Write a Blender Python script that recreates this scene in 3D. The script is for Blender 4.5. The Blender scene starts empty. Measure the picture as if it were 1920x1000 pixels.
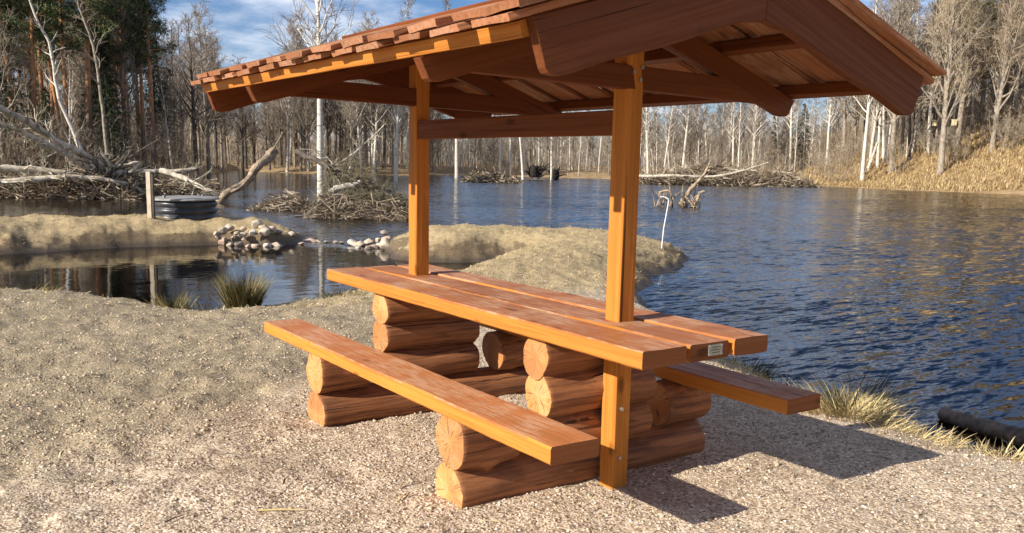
import bpy, bmesh, math, random
import numpy as np
from mathutils import Matrix, Vector

# ------------------------------------------------------------------ camera
W, H = 1920.0, 1000.0
CAM = np.array([-2.5882, -2.9004, 1.4217]); YAW, PITCH, ROLL = -0.6087, -0.1556, 0.0202
F, SY = 1698.7, 71.95
fw = np.array([-math.sin(YAW)*math.cos(PITCH), math.cos(YAW)*math.cos(PITCH), math.sin(PITCH)])
rt = np.cross(fw, [0, 0, 1.0]); rt /= np.linalg.norm(rt); up = np.cross(rt, fw)
c_, s_ = math.cos(ROLL), math.sin(ROLL)
RX, UX = c_*rt+s_*up, -s_*rt+c_*up
sc = bpy.context.scene
col = sc.collection
cd = bpy.data.cameras.new('camera'); cam = bpy.data.objects.new('camera', cd); col.objects.link(cam)
m = Matrix.Identity(4)
for i in range(3):
    m[i][0], m[i][1], m[i][2], m[i][3] = RX[i], UX[i], -fw[i], CAM[i]
cam.matrix_world = m
cd.sensor_width = 36; cd.lens = F/W*36; cd.shift_y = SY/W; cd.clip_end = 3000; cd.clip_start = .05
sc.camera = cam

# ------------------------------------------------------------------ light
SUN_EL = math.radians(27.4)
SUN_H = np.array([-1.0, -0.012, 0]); SUN_H /= np.linalg.norm(SUN_H)      # towards the sun
sd = SUN_H*math.cos(SUN_EL)+np.array([0, 0, math.sin(SUN_EL)])
sl = bpy.data.lights.new('sun', 'SUN'); sl.energy = 5.0; sl.angle = math.radians(.5); sl.color = (1, .94, .84)
so = bpy.data.objects.new('sun', sl); col.objects.link(so)
so.rotation_euler = Vector(sd).to_track_quat('Z', 'Y').to_euler(); so.location = (0, 0, 30)
world = bpy.data.worlds.new('World'); sc.world = world; world.use_nodes = True
sc.view_settings.view_transform = 'Standard'; sc.view_settings.look = 'None'
sc.view_settings.gamma = 1; sc.view_settings.exposure = 0.70; sc.view_settings.use_curve_mapping = False


class NT:
    def __init__(s, tree):
        s.t = tree; s.n = tree.nodes; s.l = tree.links

    def add(s, typ, ins=None, **kw):
        n = s.n.new(typ)
        for k, v in kw.items():
            setattr(n, k, v)
        for k, v in (ins or {}).items():
            s.set(n, k, v)
        return n

    def set(s, n, k, v):
        i = n.inputs[k]
        if hasattr(v, 'is_output'):
            s.l.new(v, i)
        elif isinstance(v, bpy.types.Node):
            s.l.new(v.outputs[0], i)
        else:
            i.default_value = v

    def mixc(s, f, a, b, mode='MIX'):
        n = s.n.new('ShaderNodeMix'); n.data_type = 'RGBA'; n.blend_type = mode
        def c4(v): return (*v, 1) if isinstance(v, tuple) and len(v) == 3 else v
        s.set(n, 0, f); s.set(n, 6, c4(a)); s.set(n, 7, c4(b))
        return n.outputs[2]

    def math(s, op, a, b=0.0, clamp=False):
        n = s.n.new('ShaderNodeMath'); n.operation = op; n.use_clamp = clamp
        s.set(n, 0, a); s.set(n, 1, b)
        return n.outputs[0]

    def ramp(s, f, stops):
        n = s.n.new('ShaderNodeValToRGB'); s.set(n, 0, f)
        e = n.color_ramp.elements
        while len(e) < len(stops):
            e.new(.5)
        for i, (p, c) in enumerate(stops):
            e[i].position = p; e[i].color = (*c, 1) if len(c) == 3 else c
        return n.outputs[0]

    def maprange(s, v, a, b, c=0.0, d=1.0):
        n = s.n.new('ShaderNodeMapRange'); n.interpolation_type = 'SMOOTHSTEP'
        for i, x in enumerate((v, a, b, c, d)):
            s.set(n, i, x)
        return n.outputs[0]

    def noise(s, vec, scale, detail=3.0, rough=.55, out=0):
        n = s.n.new('ShaderNodeTexNoise')
        if vec is not None:
            s.set(n, 'Vector', vec)
        n.inputs['Scale'].default_value = scale; n.inputs['Detail'].default_value = detail
        n.inputs['Roughness'].default_value = rough
        return n.outputs[out]


wt = NT(world.node_tree)
bgn = [n for n in wt.n if n.type == 'BACKGROUND'][0]
sky = wt.add('ShaderNodeTexSky', sky_type='NISHITA', sun_disc=False)
sky.sun_elevation = SUN_EL; sky.sun_rotation = math.atan2(sd[0], sd[1])
sky.air_density = 1.0; sky.dust_density = .6; sky.ozone_density = 2.2
# thin fair-weather clouds laid on a flat layer overhead
tc = wt.add('ShaderNodeTexCoord')
sep = wt.add('ShaderNodeSeparateXYZ', {0: tc.outputs['Generated']})
zz = wt.math('MAXIMUM', sep.outputs[2], 0.0)
den = wt.math('ADD', zz, .16)
cx = wt.math('DIVIDE', sep.outputs[0], den); cy = wt.math('DIVIDE', sep.outputs[1], den)
cv = wt.add('ShaderNodeCombineXYZ', {0: cx, 1: cy})
cn = wt.noise(cv.outputs[0], 1.25, 7.0, .58)
cl = wt.maprange(cn, .43, .69)
cl = wt.math('MULTIPLY', cl, .8)
hs = wt.add('ShaderNodeHueSaturation', {'Saturation': 1.05, 'Value': 1.0, 'Color': wt.mixc(1.0, sky.outputs[0], (.80, .97, 1.30), 'MULTIPLY')})
skc = wt.mixc(cl, hs.outputs[0], (13.0, 13.4, 14.5))
wt.l.new(skc, bgn.inputs[0]); bgn.inputs[1].default_value = .055

# ------------------------------------------------------------------ pixel helpers (directions only)
def ray(u, v):
    d = RX*(u-W/2)/F - UX*(v-H/2-SY)/F + fw
    return d/np.linalg.norm(d)
def G(u, v, z):
    d = ray(u, v); return CAM+d*(z-CAM[2])/d[2]
def at(u, d, v=305):
    r = ray(u, v); h = r[:2]/np.linalg.norm(r[:2])
    return CAM[:2]+h*d
def PD(u, v, d):
    """point seen at (u,v) at horizontal distance d"""
    r = ray(u, v); return CAM+r*d/np.linalg.norm(r[:2])
ZW = -.30

# ------------------------------------------------------------------ object helpers
def tag(o, label=None, cat=None, group=None, kind=None):
    if label: o['label'] = label
    if cat: o['category'] = cat
    if group: o['group'] = group
    if kind: o['kind'] = kind
    return o
def empty(name, loc=(0, 0, 0), rz=0, label=None, cat=None, group=None):
    o = bpy.data.objects.new(name, None); col.objects.link(o); o.location = loc
    o.rotation_euler = (0, 0, rz); o.empty_display_size = .2
    return tag(o, label, cat, group)
def mesh_np(name, V, faces, mat=None, smooth=False):
    """faces: list of int arrays (n,k)"""
    me = bpy.data.meshes.new(name)
    V = np.asarray(V, np.float32)
    if not isinstance(faces, (list, tuple)): faces = [faces]
    faces = [np.asarray(f, np.int32) for f in faces if len(f)]
    loops = np.concatenate([f.ravel() for f in faces])
    sizes = np.concatenate([np.full(len(f), f.shape[1], np.int32) for f in faces])
    me.vertices.add(len(V)); me.vertices.foreach_set('co', V.ravel())
    me.loops.add(len(loops)); me.loops.foreach_set('vertex_index', loops)
    me.polygons.add(len(sizes))
    me.polygons.foreach_set('loop_start', np.concatenate([[0], np.cumsum(sizes)[:-1]]).astype(np.int32))
    me.update(calc_edges=True); me.validate()
    if smooth:
        me.polygons.foreach_set('use_smooth', np.ones(len(me.polygons), bool))
    if mat: me.materials.append(mat)
    return me
def obj(name, me, parent=None, loc=None):
    o = bpy.data.objects.new(name, me); col.objects.link(o)
    if parent: o.parent = parent
    if loc is not None: o.location = loc
    return o
def copy_tree(o, parent=None):
    c = o.copy(); col.objects.link(c); c.parent = parent
    for ch in list(o.children): copy_tree(ch, c)
    return c

# ------------------------------------------------------------------ materials
def new_mat(name):
    mt = bpy.data.materials.new(name); mt.use_nodes = True
    nt = NT(mt.node_tree); b = [n for n in nt.n if n.type == 'BSDF_PRINCIPLED'][0]
    b.inputs['Specular IOR Level'].default_value = .3
    return mt, nt, b
def bump(nt, b, h, strength=.4, dist=.01):
    n = nt.add('ShaderNodeBump', {'Height': h, 'Strength': strength, 'Distance': dist})
    nt.l.new(n.outputs[0], b.inputs['Normal']); return n
def coords(nt, scale=(1, 1, 1), rnd=True, space='Object'):
    t = nt.add('ShaderNodeTexCoord')
    mp = nt.add('ShaderNodeMapping', {0: t.outputs[space]})
    mp.inputs['Scale'].default_value = scale
    if rnd:
        oi = nt.add('ShaderNodeObjectInfo')
        k = nt.math('MULTIPLY', oi.outputs['Random'], 37.0)
        cb = nt.add('ShaderNodeCombineXYZ', {0: k, 1: k, 2: k})
        nt.l.new(cb.outputs[0], mp.inputs['Location'])
    return mp.outputs[0]

def wood(name, axis, base, dark, wear=None, rough=.5, wearamt=0.0, grain=2.6):
    mt, nt, b = new_mat(name)
    sc_ = [30*grain]*3; sc_[axis] = 1.6
    v = coords(nt, sc_)
    g1 = nt.noise(v, 1.0, 5, .6)
    sc2 = [9.0]*3; sc2[axis] = .7
    g2 = nt.noise(coords(nt, sc2), 1.0, 3, .5)
    col_ = nt.mixc(nt.maprange(g1, .32, .92), base, dark)
    col_ = nt.mixc(nt.math('MULTIPLY', nt.maprange(g2, .45, .75), .55), col_, tuple(c*.55 for c in base))
    # knots
    sk = [7.0]*3; sk[axis] = 3.2
    vo = nt.add('ShaderNodeTexVoronoi', {'Vector': coords(nt, sk)}); vo.inputs['Scale'].default_value = 1.0
    kn = nt.maprange(vo.outputs['Distance'], .06, .17, 1.0, 0.0)
    col_ = nt.mixc(nt.math('MULTIPLY', kn, .75), col_, tuple(c*.25 for c in base))
    s4 = [85.0]*3; s4[axis] = .55
    ck = nt.noise(coords(nt, s4), 1.0, 3, .5)
    ckm = nt.math('MULTIPLY', nt.maprange(ck, .655, .70), nt.maprange(g2, .42, .6))
    col_ = nt.mixc(nt.math('MULTIPLY', ckm, .85), col_, tuple(c*.16 for c in base))
    oi = nt.add('ShaderNodeObjectInfo')
    hv = nt.add('ShaderNodeHueSaturation', {'Value': nt.maprange(oi.outputs['Random'], 0, 1, .86, 1.12), 'Color': col_})
    col_ = hv.outputs[0]
    if wear:
        w1 = nt.noise(coords(nt, (3, 3, 3)), 1.0, 6, .7)
        s3 = [70.0]*3; s3[axis] = 6.0
        w2 = nt.noise(coords(nt, s3), 1.0, 4, .65)
        wm = nt.math('MULTIPLY', nt.maprange(w1, .40, .60), nt.maprange(w2, .40, .56))
        col_ = nt.mixc(nt.math('MULTIPLY', wm, wearamt), col_, wear)
    nt.l.new(col_, b.inputs['Base Color'])
    rr = nt.maprange(g1, .3, .7, rough-.1, rough+.15); nt.l.new(rr, b.inputs['Roughness'])
    bump(nt, b, nt.math('SUBTRACT', nt.math('ADD', g1, nt.math('MULTIPLY', g2, .6)), nt.math('MULTIPLY', ckm, 1.2)), .45, .004); b.inputs['Specular IOR Level'].default_value = .12
    return mt

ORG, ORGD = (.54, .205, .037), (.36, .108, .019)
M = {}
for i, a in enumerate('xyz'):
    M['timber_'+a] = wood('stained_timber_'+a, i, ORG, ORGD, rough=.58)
M['roof_shade_x'] = wood('roof_timber_shaded_x', 0, (.165, .051, .017), (.10, .030, .010), rough=.55)  # same wood as the posts, darkened: shade on unlit faces put into the colour
M['roof_shade_y'] = wood('roof_timber_shaded_y', 1, (.185, .058, .019), (.11, .033, .011), rough=.55)  # likewise darkened, with the roof's shade in the colour
M['eave_y'] = wood('eave_timber_y', 1, ORG, ORGD, rough=.5)
M['plank'] = wood('plank_wood', 1, (.43, .155, .052), (.31, .105, .036), wear=(.58, .37, .23), wearamt=.62, rough=.5)
M['board'] = wood('roof_board_wood', 0, (.36, .15, .070), (.20, .075, .035), wear=(.45, .28, .18), wearamt=.5, rough=.8, grain=2.0)
M['plank_end'] = wood('plank_end_grain', 0, (.25, .090, .032), (.20, .068, .025), rough=.7)

def log_mats():
    mt, nt, b = new_mat('peeled_log')
    g1 = nt.noise(coords(nt, (2.6, 46, 46)), 1.0, 6, .65)
    g2 = nt.noise(coords(nt, (2, 5, 5)), 1.0, 4, .6)
    c = nt.mixc(nt.maprange(g1, .35, .7), (.38, .155, .06), (.15, .056, .025))
    c = nt.mixc(nt.math('MULTIPLY', nt.maprange(g2, .48, .7), .6), c, (.10, .045, .025))
    ck = nt.noise(coords(nt, (.7, 55, 55)), 1.0, 3, .5); cm = nt.maprange(ck, .645, .69); c = nt.mixc(nt.math('MULTIPLY', cm, .85), c, (.035, .015, .008))
    nt.l.new(c, b.inputs['Base Color']); b.inputs['Roughness'].default_value = .65
    bump(nt, b, nt.math('SUBTRACT', nt.math('ADD', g1, g2), cm), .7, .009)
    M['log'] = mt
    mt, nt, b = new_mat('log_end_grain')
    t = nt.add('ShaderNodeTexCoord'); sp = nt.add('ShaderNodeSeparateXYZ', {0: t.outputs['Object']})
    y, z = sp.outputs[1], sp.outputs[2]
    r = nt.math('SQRT', nt.math('ADD', nt.math('MULTIPLY', y, y), nt.math('MULTIPLY', z, z)))
    wob = nt.noise(t.outputs['Object'], 14, 3, .5)
    rw = nt.math('ADD', r, nt.math('MULTIPLY', wob, .018))
    ring = nt.math('SINE', nt.math('MULTIPLY', rw, 620.0))
    an = nt.math('ARCTAN2', z, y)
    oi = nt.add('ShaderNodeObjectInfo')
    av = nt.add('ShaderNodeCombineXYZ', {0: nt.math('MULTIPLY', an, 4.2), 1: nt.math('MULTIPLY', r, 4.0), 2: nt.math('MULTIPLY', oi.outputs['Random'], 40.0)})
    cr = nt.noise(av.outputs[0], 3.0, 2, .5)
    crack = nt.math('MULTIPLY', nt.maprange(cr, .62, .67), nt.maprange(r, .012, .03))
    blot = nt.noise(coords(nt, (9, 9, 9)), 1.0, 4, .6)
    c = nt.mixc(nt.maprange(ring, -.4, 1), (.66, .36, .155), (.52, .24, .085))
    c = nt.mixc(nt.maprange(blot, .35, .62), c, (.60, .25, .075)); blot2 = nt.noise(coords(nt, (4, 4, 4)), 1.0, 5, .65); c = nt.mixc(nt.math('MULTIPLY', nt.maprange(blot2, .48, .68), .6), c, (.34, .15, .06))
    hv = nt.add('ShaderNodeHueSaturation', {'Value': nt.maprange(oi.outputs['Random'], 0, 1, .68, 1.05), 'Color': c}); c = nt.mixc(nt.math('MULTIPLY', crack, .85), hv.outputs[0], (.08, .03, .014))
    nt.l.new(c, b.inputs['Base Color']); b.inputs['Roughness'].default_value = .7
    bump(nt, b, nt.math('SUBTRACT', nt.math('MULTIPLY', blot, .8), crack), .5, .006)
    M['log_end'] = mt
log_mats()

def simple(name, colr, rough=.6, metal=0, nscale=0, ncol=None, bs=0, bd=.01):
    mt, nt, b = new_mat(name)
    b.inputs['Base Color'].default_value = (*colr, 1); b.inputs['Roughness'].default_value = rough
    b.inputs['Metallic'].default_value = metal
    if nscale:
        n = nt.noise(coords(nt, (nscale,)*3), 1.0, 5, .6)
        nt.l.new(nt.mixc(nt.maprange(n, .35, .68), colr, ncol or tuple(x*.5 for x in colr)), b.inputs['Base Color'])
        if bs: bump(nt, b, n, bs, bd)
    M[name] = mt; return mt
simple('steel', (.55, .55, .53), .35, .9)
simple('plaque', (.42, .42, .36), .35, .6, 60, (.30, .31, .27))
simple('plaque_mark', (.13, .13, .10), .5)
simple('black_plastic', (.028, .030, .036), .33, 0, 5, (.05, .05, .055))
simple('lid_grey', (.30, .285, .26), .6, 0, 8, (.2, .19, .17))
simple('pale_wood', (.62, .52, .38), .7, 0, 6, (.48, .39, .27))
simple('white_pipe', (.78, .76, .72), .4)
simple('bark_grey', (.34, .285, .215), .9, 0, 6, (.17, .135, .10), .6, .03)
simple('bark_dark', (.125, .10, .075), .9, 0, 5, (.065, .05, .04), .6, .03)
simple('twig', (.30, .245, .185), .85)
simple('twig_birch', (.23, .175, .135), .85)
simple('twig_warm', (.36, .28, .185), .85)
simple('moss_twig', (.19, .165, .10), .85)
simple('dead_wood', (.62, .54, .42), .85, 0, 5, (.26, .21, .15), .5, .03)
simple('dead_mid', (.36, .27, .18), .85, 0, 5, (.15, .11, .075), .6, .03)
simple('dead_twig', (.36, .31, .22), .85)
simple('dead_dark', (.13, .10, .075), .9, 0, 4, (.06, .05, .04), .5, .03)
simple('root_soil', (.035, .028, .022), .95, 0, 3, (.02, .016, .012), .6, .05)
simple('wet_log', (.20, .14, .095), .6, 0, 14, (.06, .045, .03), .7, .02)
simple('nest_box_wood', (.75, .62, .36), .7)
simple('straw', (.60, .46, .20), .7)

def birch_mat():
    mt, nt, b = new_mat('birch_bark')
    n = nt.noise(coords(nt, (3, 3, 16)), 1.0, 4, .6)
    n2 = nt.noise(coords(nt, (1.5, 1.5, 2.0)), 1.0, 4, .6)
    c = nt.mixc(nt.maprange(n, .56, .64), (.60, .545, .455), (.09, .075, .06))
    c = nt.mixc(nt.math('MULTIPLY', nt.maprange(n2, .45, .7), .55), c, (.40, .34, .27))
    nt.l.new(c, b.inputs['Base Color']); b.inputs['Roughness'].default_value = .75
    M['birch'] = mt
    mt, nt, b = new_mat('pine_bark')
    t = nt.add('ShaderNodeTexCoord'); sp = nt.add('ShaderNodeSeparateXYZ', {0: t.outputs['Object']})
    n = nt.noise(coords(nt, (5, 5, 2)), 1.0, 4, .6)
    hz = nt.math('ADD', sp.outputs[2], nt.math('MULTIPLY', n, 3.0))
    c = nt.mixc(nt.maprange(hz, 4.5, 8.5), (.15, .105, .075), (.42, .20, .085))
    c = nt.mixc(nt.maprange(n, .5, .7), c, (.10, .07, .05))
    nt.l.new(c, b.inputs['Base Color']); b.inputs['Roughness'].default_value = .9
    M['pine_bark'] = mt
birch_mat()
def foliage(name, a, bcol):
    mt, nt, b = new_mat(name)
    t = nt.add('ShaderNodeTexCoord')
    n = nt.noise(t.outputs['Object'], 1.3, 4, .65)
    oi = nt.add('ShaderNodeObjectInfo')
    k = nt.math('ADD', nt.maprange(n, .35, .65, 0, .7), nt.math('MULTIPLY', oi.outputs['Random'], .3))
    nt.l.new(nt.mixc(k, a, bcol), b.inputs['Base Color']); b.inputs['Roughness'].default_value = .65
    M[name] = mt
foliage('pine_needles', (.055, .078, .026), (.125, .140, .045))
foliage('spruce_needles', (.028, .045, .017), (.060, .080, .028))
foliage('reed', (.05, .055, .02), (.15, .13, .045))
def attr_mat(name, stops, rough=.8, attr='rnd'):
    mt, nt, b = new_mat(name)
    a = nt.add('ShaderNodeAttribute', attribute_name=attr)
    nt.l.new(nt.ramp(a.outputs['Fac'], stops), b.inputs['Base Color']); b.inputs['Roughness'].default_value = rough
    M[name] = mt
attr_mat('pebble', [(0, (.14, .10, .08)), (.22, (.36, .26, .17)), (.5, (.56, .43, .295)), (.8, (.66, .545, .41)), (1, (.75, .69, .60))], .85)
attr_mat('dry_grass', [(0, (.12, .085, .04)), (.4, (.38, .28, .125)), (.75, (.55, .43, .21)), (1, (.66, .55, .31))], .8)
attr_mat('moss_grass', [(0, (.14, .115, .065)), (.4, (.32, .26, .15)), (.75, (.48, .39, .23)), (1, (.62, .53, .34))], .8)
attr_mat('shore_grass', [(0, (.12, .08, .04)), (.4, (.34, .225, .10)), (.75, (.48, .345, .165)), (1, (.58, .46, .26))], .8)
attr_mat('brush_stems', [(0, (.11, .08, .055)), (.5, (.25, .185, .12)), (.85, (.38, .30, .205)), (1, (.55, .48, .37))], .9)
attr_mat('stone', [(0, (.30, .27, .24)), (.3, (.52, .38, .30)), (.5, (.58, .53, .45)), (.75, (.60, .42, .34)), (1, (.70, .66, .58))], .8, 'rnd')
def rnd_attr(me, vals):
    a = me.attributes.new('rnd', 'FLOAT', 'FACE'); a.data.foreach_set('value', np.asarray(vals, np.float32))

# stones: per-object tint
mt, nt, b = new_mat('granite')
oi = nt.add('ShaderNodeObjectInfo')
n = nt.noise(coords(nt, (9, 9, 9)), 1.0, 5, .7)
c = nt.ramp(oi.outputs['Random'], [(0, (.27, .24, .20)), (.25, (.50, .35, .25)), (.5, (.56, .49, .38)), (.75, (.52, .35, .25)), (1, (.66, .60, .50))])
nt.l.new(nt.mixc(nt.math('MULTIPLY', nt.maprange(n, .4, .65), .6), c, (.20, .165, .13)), b.inputs['Base Color'])
b.inputs['Roughness'].default_value = .8; bump(nt, b, n, .4, .02); M['granite'] = mt

# ------------------------------------------------------------------ terrain
rng = np.random.default_rng(7)
def vnoise(x, y, seed, cell):
    """smooth value noise, vectorised"""
    r = np.random.default_rng(seed).random((256, 256))
    X, Y = x/cell, y/cell
    xi, yi = np.floor(X).astype(int), np.floor(Y).astype(int); fx, fy = X-xi, Y-yi
    fx, fy = fx*fx*(3-2*fx), fy*fy*(3-2*fy)
    a = r[xi & 255, yi & 255]; b_ = r[(xi+1) & 255, yi & 255]; c = r[xi & 255, (yi+1) & 255]; d = r[(xi+1) & 255, (yi+1) & 255]
    return (a*(1-fx)+b_*fx)*(1-fy)+(c*(1-fx)+d*fx)*fy-.5
NEAR = np.array([(30, -60), (6, -9), (3.0, -2), (2.66, -.35), (2.60, .1), (2.60, .54), (2.58, .81), (3.1, 1.67), (3.2, 2.39), (4.4, 4.2), (6.02, 6.34), (7.62, 7.58), (9.69, 8.99),
    (10.1, 9.6), (10.3, 10.8), (9.8, 12.1), (8.7, 12.9), (6.9, 13.8), (5.9, 13.7), (5.40, 13.0), (4.72, 11.04), (5.3, 10.45), (6.0, 10.2), (6.5, 10.3), (5.9, 9.75), (5.0, 8.9), (3.9, 8.0), (2.6, 7.35), (1.7, 6.95), (.95, 6.45),
    (.3, 6.3), (-.15, 6.75), (-.5, 7.65), (-1.0, 8.55), (-1.6, 9.1), (-4, 10.3), (-10, 12), (-60, 14), (-60, -60)], float)
LEFT = np.array([(-60, 15.5), (-12, 13.9), (-5, 14.3), (-.98, 14.68), (.35, 15.14), (1.77, 15.23), (2.93, 15), (3.6, 14.5), (4.3, 14.75), (4.8, 15.4), (5.0, 16.6), (4.6, 18.0), (2.5, 19.2), (-1, 19.0), (-6, 18.2), (-12, 17.4), (-60, 18)], float)
def sdist(x, y, P):
    """signed distance, positive inside"""
    d2 = np.full(x.shape, 1e9); ins = np.zeros(x.shape, bool)
    for (ax, ay), (bx_, by_) in zip(P, np.roll(P, -1, 0)):
        ex, ey = bx_-ax, by_-ay
        t = np.clip(((x-ax)*ex+(y-ay)*ey)/(ex*ex+ey*ey), 0, 1)
        d2 = np.minimum(d2, (x-ax-t*ex)**2+(y-ay-t*ey)**2)
        with np.errstate(divide='ignore', invalid='ignore'):
            c = ((ay > y) != (by_ > y)) & (x < (bx_-ax)*(y-ay)/(by_-ay+1e-12)+ax)
        ins ^= c
    return np.sqrt(d2)*np.where(ins, 1, -1)
def sstep(t): t = np.clip(t, 0, 1); return t*t*(3-2*t)
# far shore: distance from the viewpoint by bearing (written as picture columns)
SH_U = np.array([-6000, -1500, -300, 0, 200, 330, 390, 450, 520, 640, 760, 820, 1000, 1200, 1400, 1500, 1560, 1640, 1760, 1920, 2300, 3500, 8000], float)
SH_D = np.array([40, 46, 52, 54, 56, 62, 95, 125, 112, 104, 108, 116, 116, 112, 104, 99, 97, 92, 88, 85, 80, 60, 45], float)
RISE = np.array([1.2, 1.2, 1.2, 1.2, 1.2, 1.0, .8, .6, .7, 1.0, 1.0, .7, .6, .6, .6, 1.3, 1.9, 2.3, 2.7, 3.1, 3.2, 3, 3], float)
HILL = np.array([0, 0, .2, .3, .3, .2, 0, 0, 0, 0, 0, 0, 0, 0, 0, .4, 1.5, 3.0, 5.0, 8.0, 10, 10, 8], float)
hx = np.array([-math.sin(YAW), math.cos(YAW)]); hr = np.array([hx[1], -hx[0]])
def far_fields(x, y):
    dx, dy = x-CAM[0], y-CAM[1]
    r = np.hypot(dx, dy); f_ = dx*hx[0]+dy*hx[1]; g_ = dx*hr[0]+dy*hr[1]
    a = np.arctan2(g_, f_); aa = np.arctan((SH_U-960)/F)
    sh = np.interp(a, aa, SH_D)+vnoise(x, y, 3, 9.0)*5
    return r, r-sh, np.interp(a, aa, RISE), np.interp(a, aa, HILL)
def height(x, y, fine=True):
    x, y = np.asarray(x, float), np.asarray(y, float)
    wob = vnoise(x, y, 5, .55)*.22+vnoise(x, y, 6, .2)*.07
    sn = sdist(x, y, NEAR)+wob
    slf = sdist(x, y, LEFT)+wob
    r, sf, rise, hill = far_fields(x, y)
    dy_m = sstep((y-5.2)/2.5)*sstep((x-1.0)/2.0)
    def prof(s, extra):
        inn = .30*(1-np.exp(-np.maximum(s, 0)/.33))+extra*sstep(s/1.1)
        out = -.55*(1-np.exp(np.minimum(s, 0)/1.3))
        return np.where(s > 0, inn, out)
    zn = prof(sn, .02+.14*dy_m)
    zl = prof(slf, .15)
    zf = np.where(sf > 0, rise*sstep(sf/13.0)+.12*(1-np.exp(-np.maximum(sf, 0)/.5))+hill*sstep((sf-4)/38.0)+vnoise(x, y, 8, 5)*.5*sstep(sf/10), -.55*(1-np.exp(np.minimum(sf, 0)/3)))
    z = ZW+np.maximum(np.maximum(zn, zl), zf)
    if fine:
        land = sstep((z-ZW)/.12)
        mound = sstep((y-.6-.55*x)/2.0)
        z += land*(vnoise(x, y, 11, .45)*.022+vnoise(x, y, 12, .16)*.014+vnoise(x, y, 13, .07)*.008)*(1+1.5*mound*(r < 40))
        z += land*sstep((y-11.0)/2.0)*(r < 40)*(vnoise(x, y, 15, .35)*.07+vnoise(x, y, 16, .9)*.10)
        z += vnoise(x, y, 14, 2.5)*.05*land*np.clip(r/12, .1, 1)
    return z
def hz(x, y): return float(height(np.array([x]), np.array([y]), False)[0])

# polar sheet, dense in the direction of the lake and near the table, coarse elsewhere
aa = np.concatenate([np.linspace(-math.pi, -.66, 60, endpoint=False), np.linspace(-.66, .66, 760), np.linspace(.66, math.pi, 60)[1:]])
rr = np.concatenate([[.02, .4, .8, 1.2], np.geomspace(1.6, 26, 330), np.geomspace(26, 60, 60)[1:], np.geomspace(60, 260, 70)[1:], [340, 500, 800, 1500]])
A, Rr = np.meshgrid(aa, rr, indexing='ij')
gx = CAM[0]+Rr*(np.cos(A)*hx[0]+np.sin(A)*hr[0]); gy = CAM[1]+Rr*(np.cos(A)*hx[1]+np.sin(A)*hr[1])
gz = height(gx, gy)
na, nr = A.shape
idx = np.arange(na*nr).reshape(na, nr)
q = np.stack([idx[:-1, :-1], idx[:-1, 1:], idx[1:, 1:], idx[1:, :-1]], -1).reshape(-1, 4)[:, ::-1]

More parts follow.
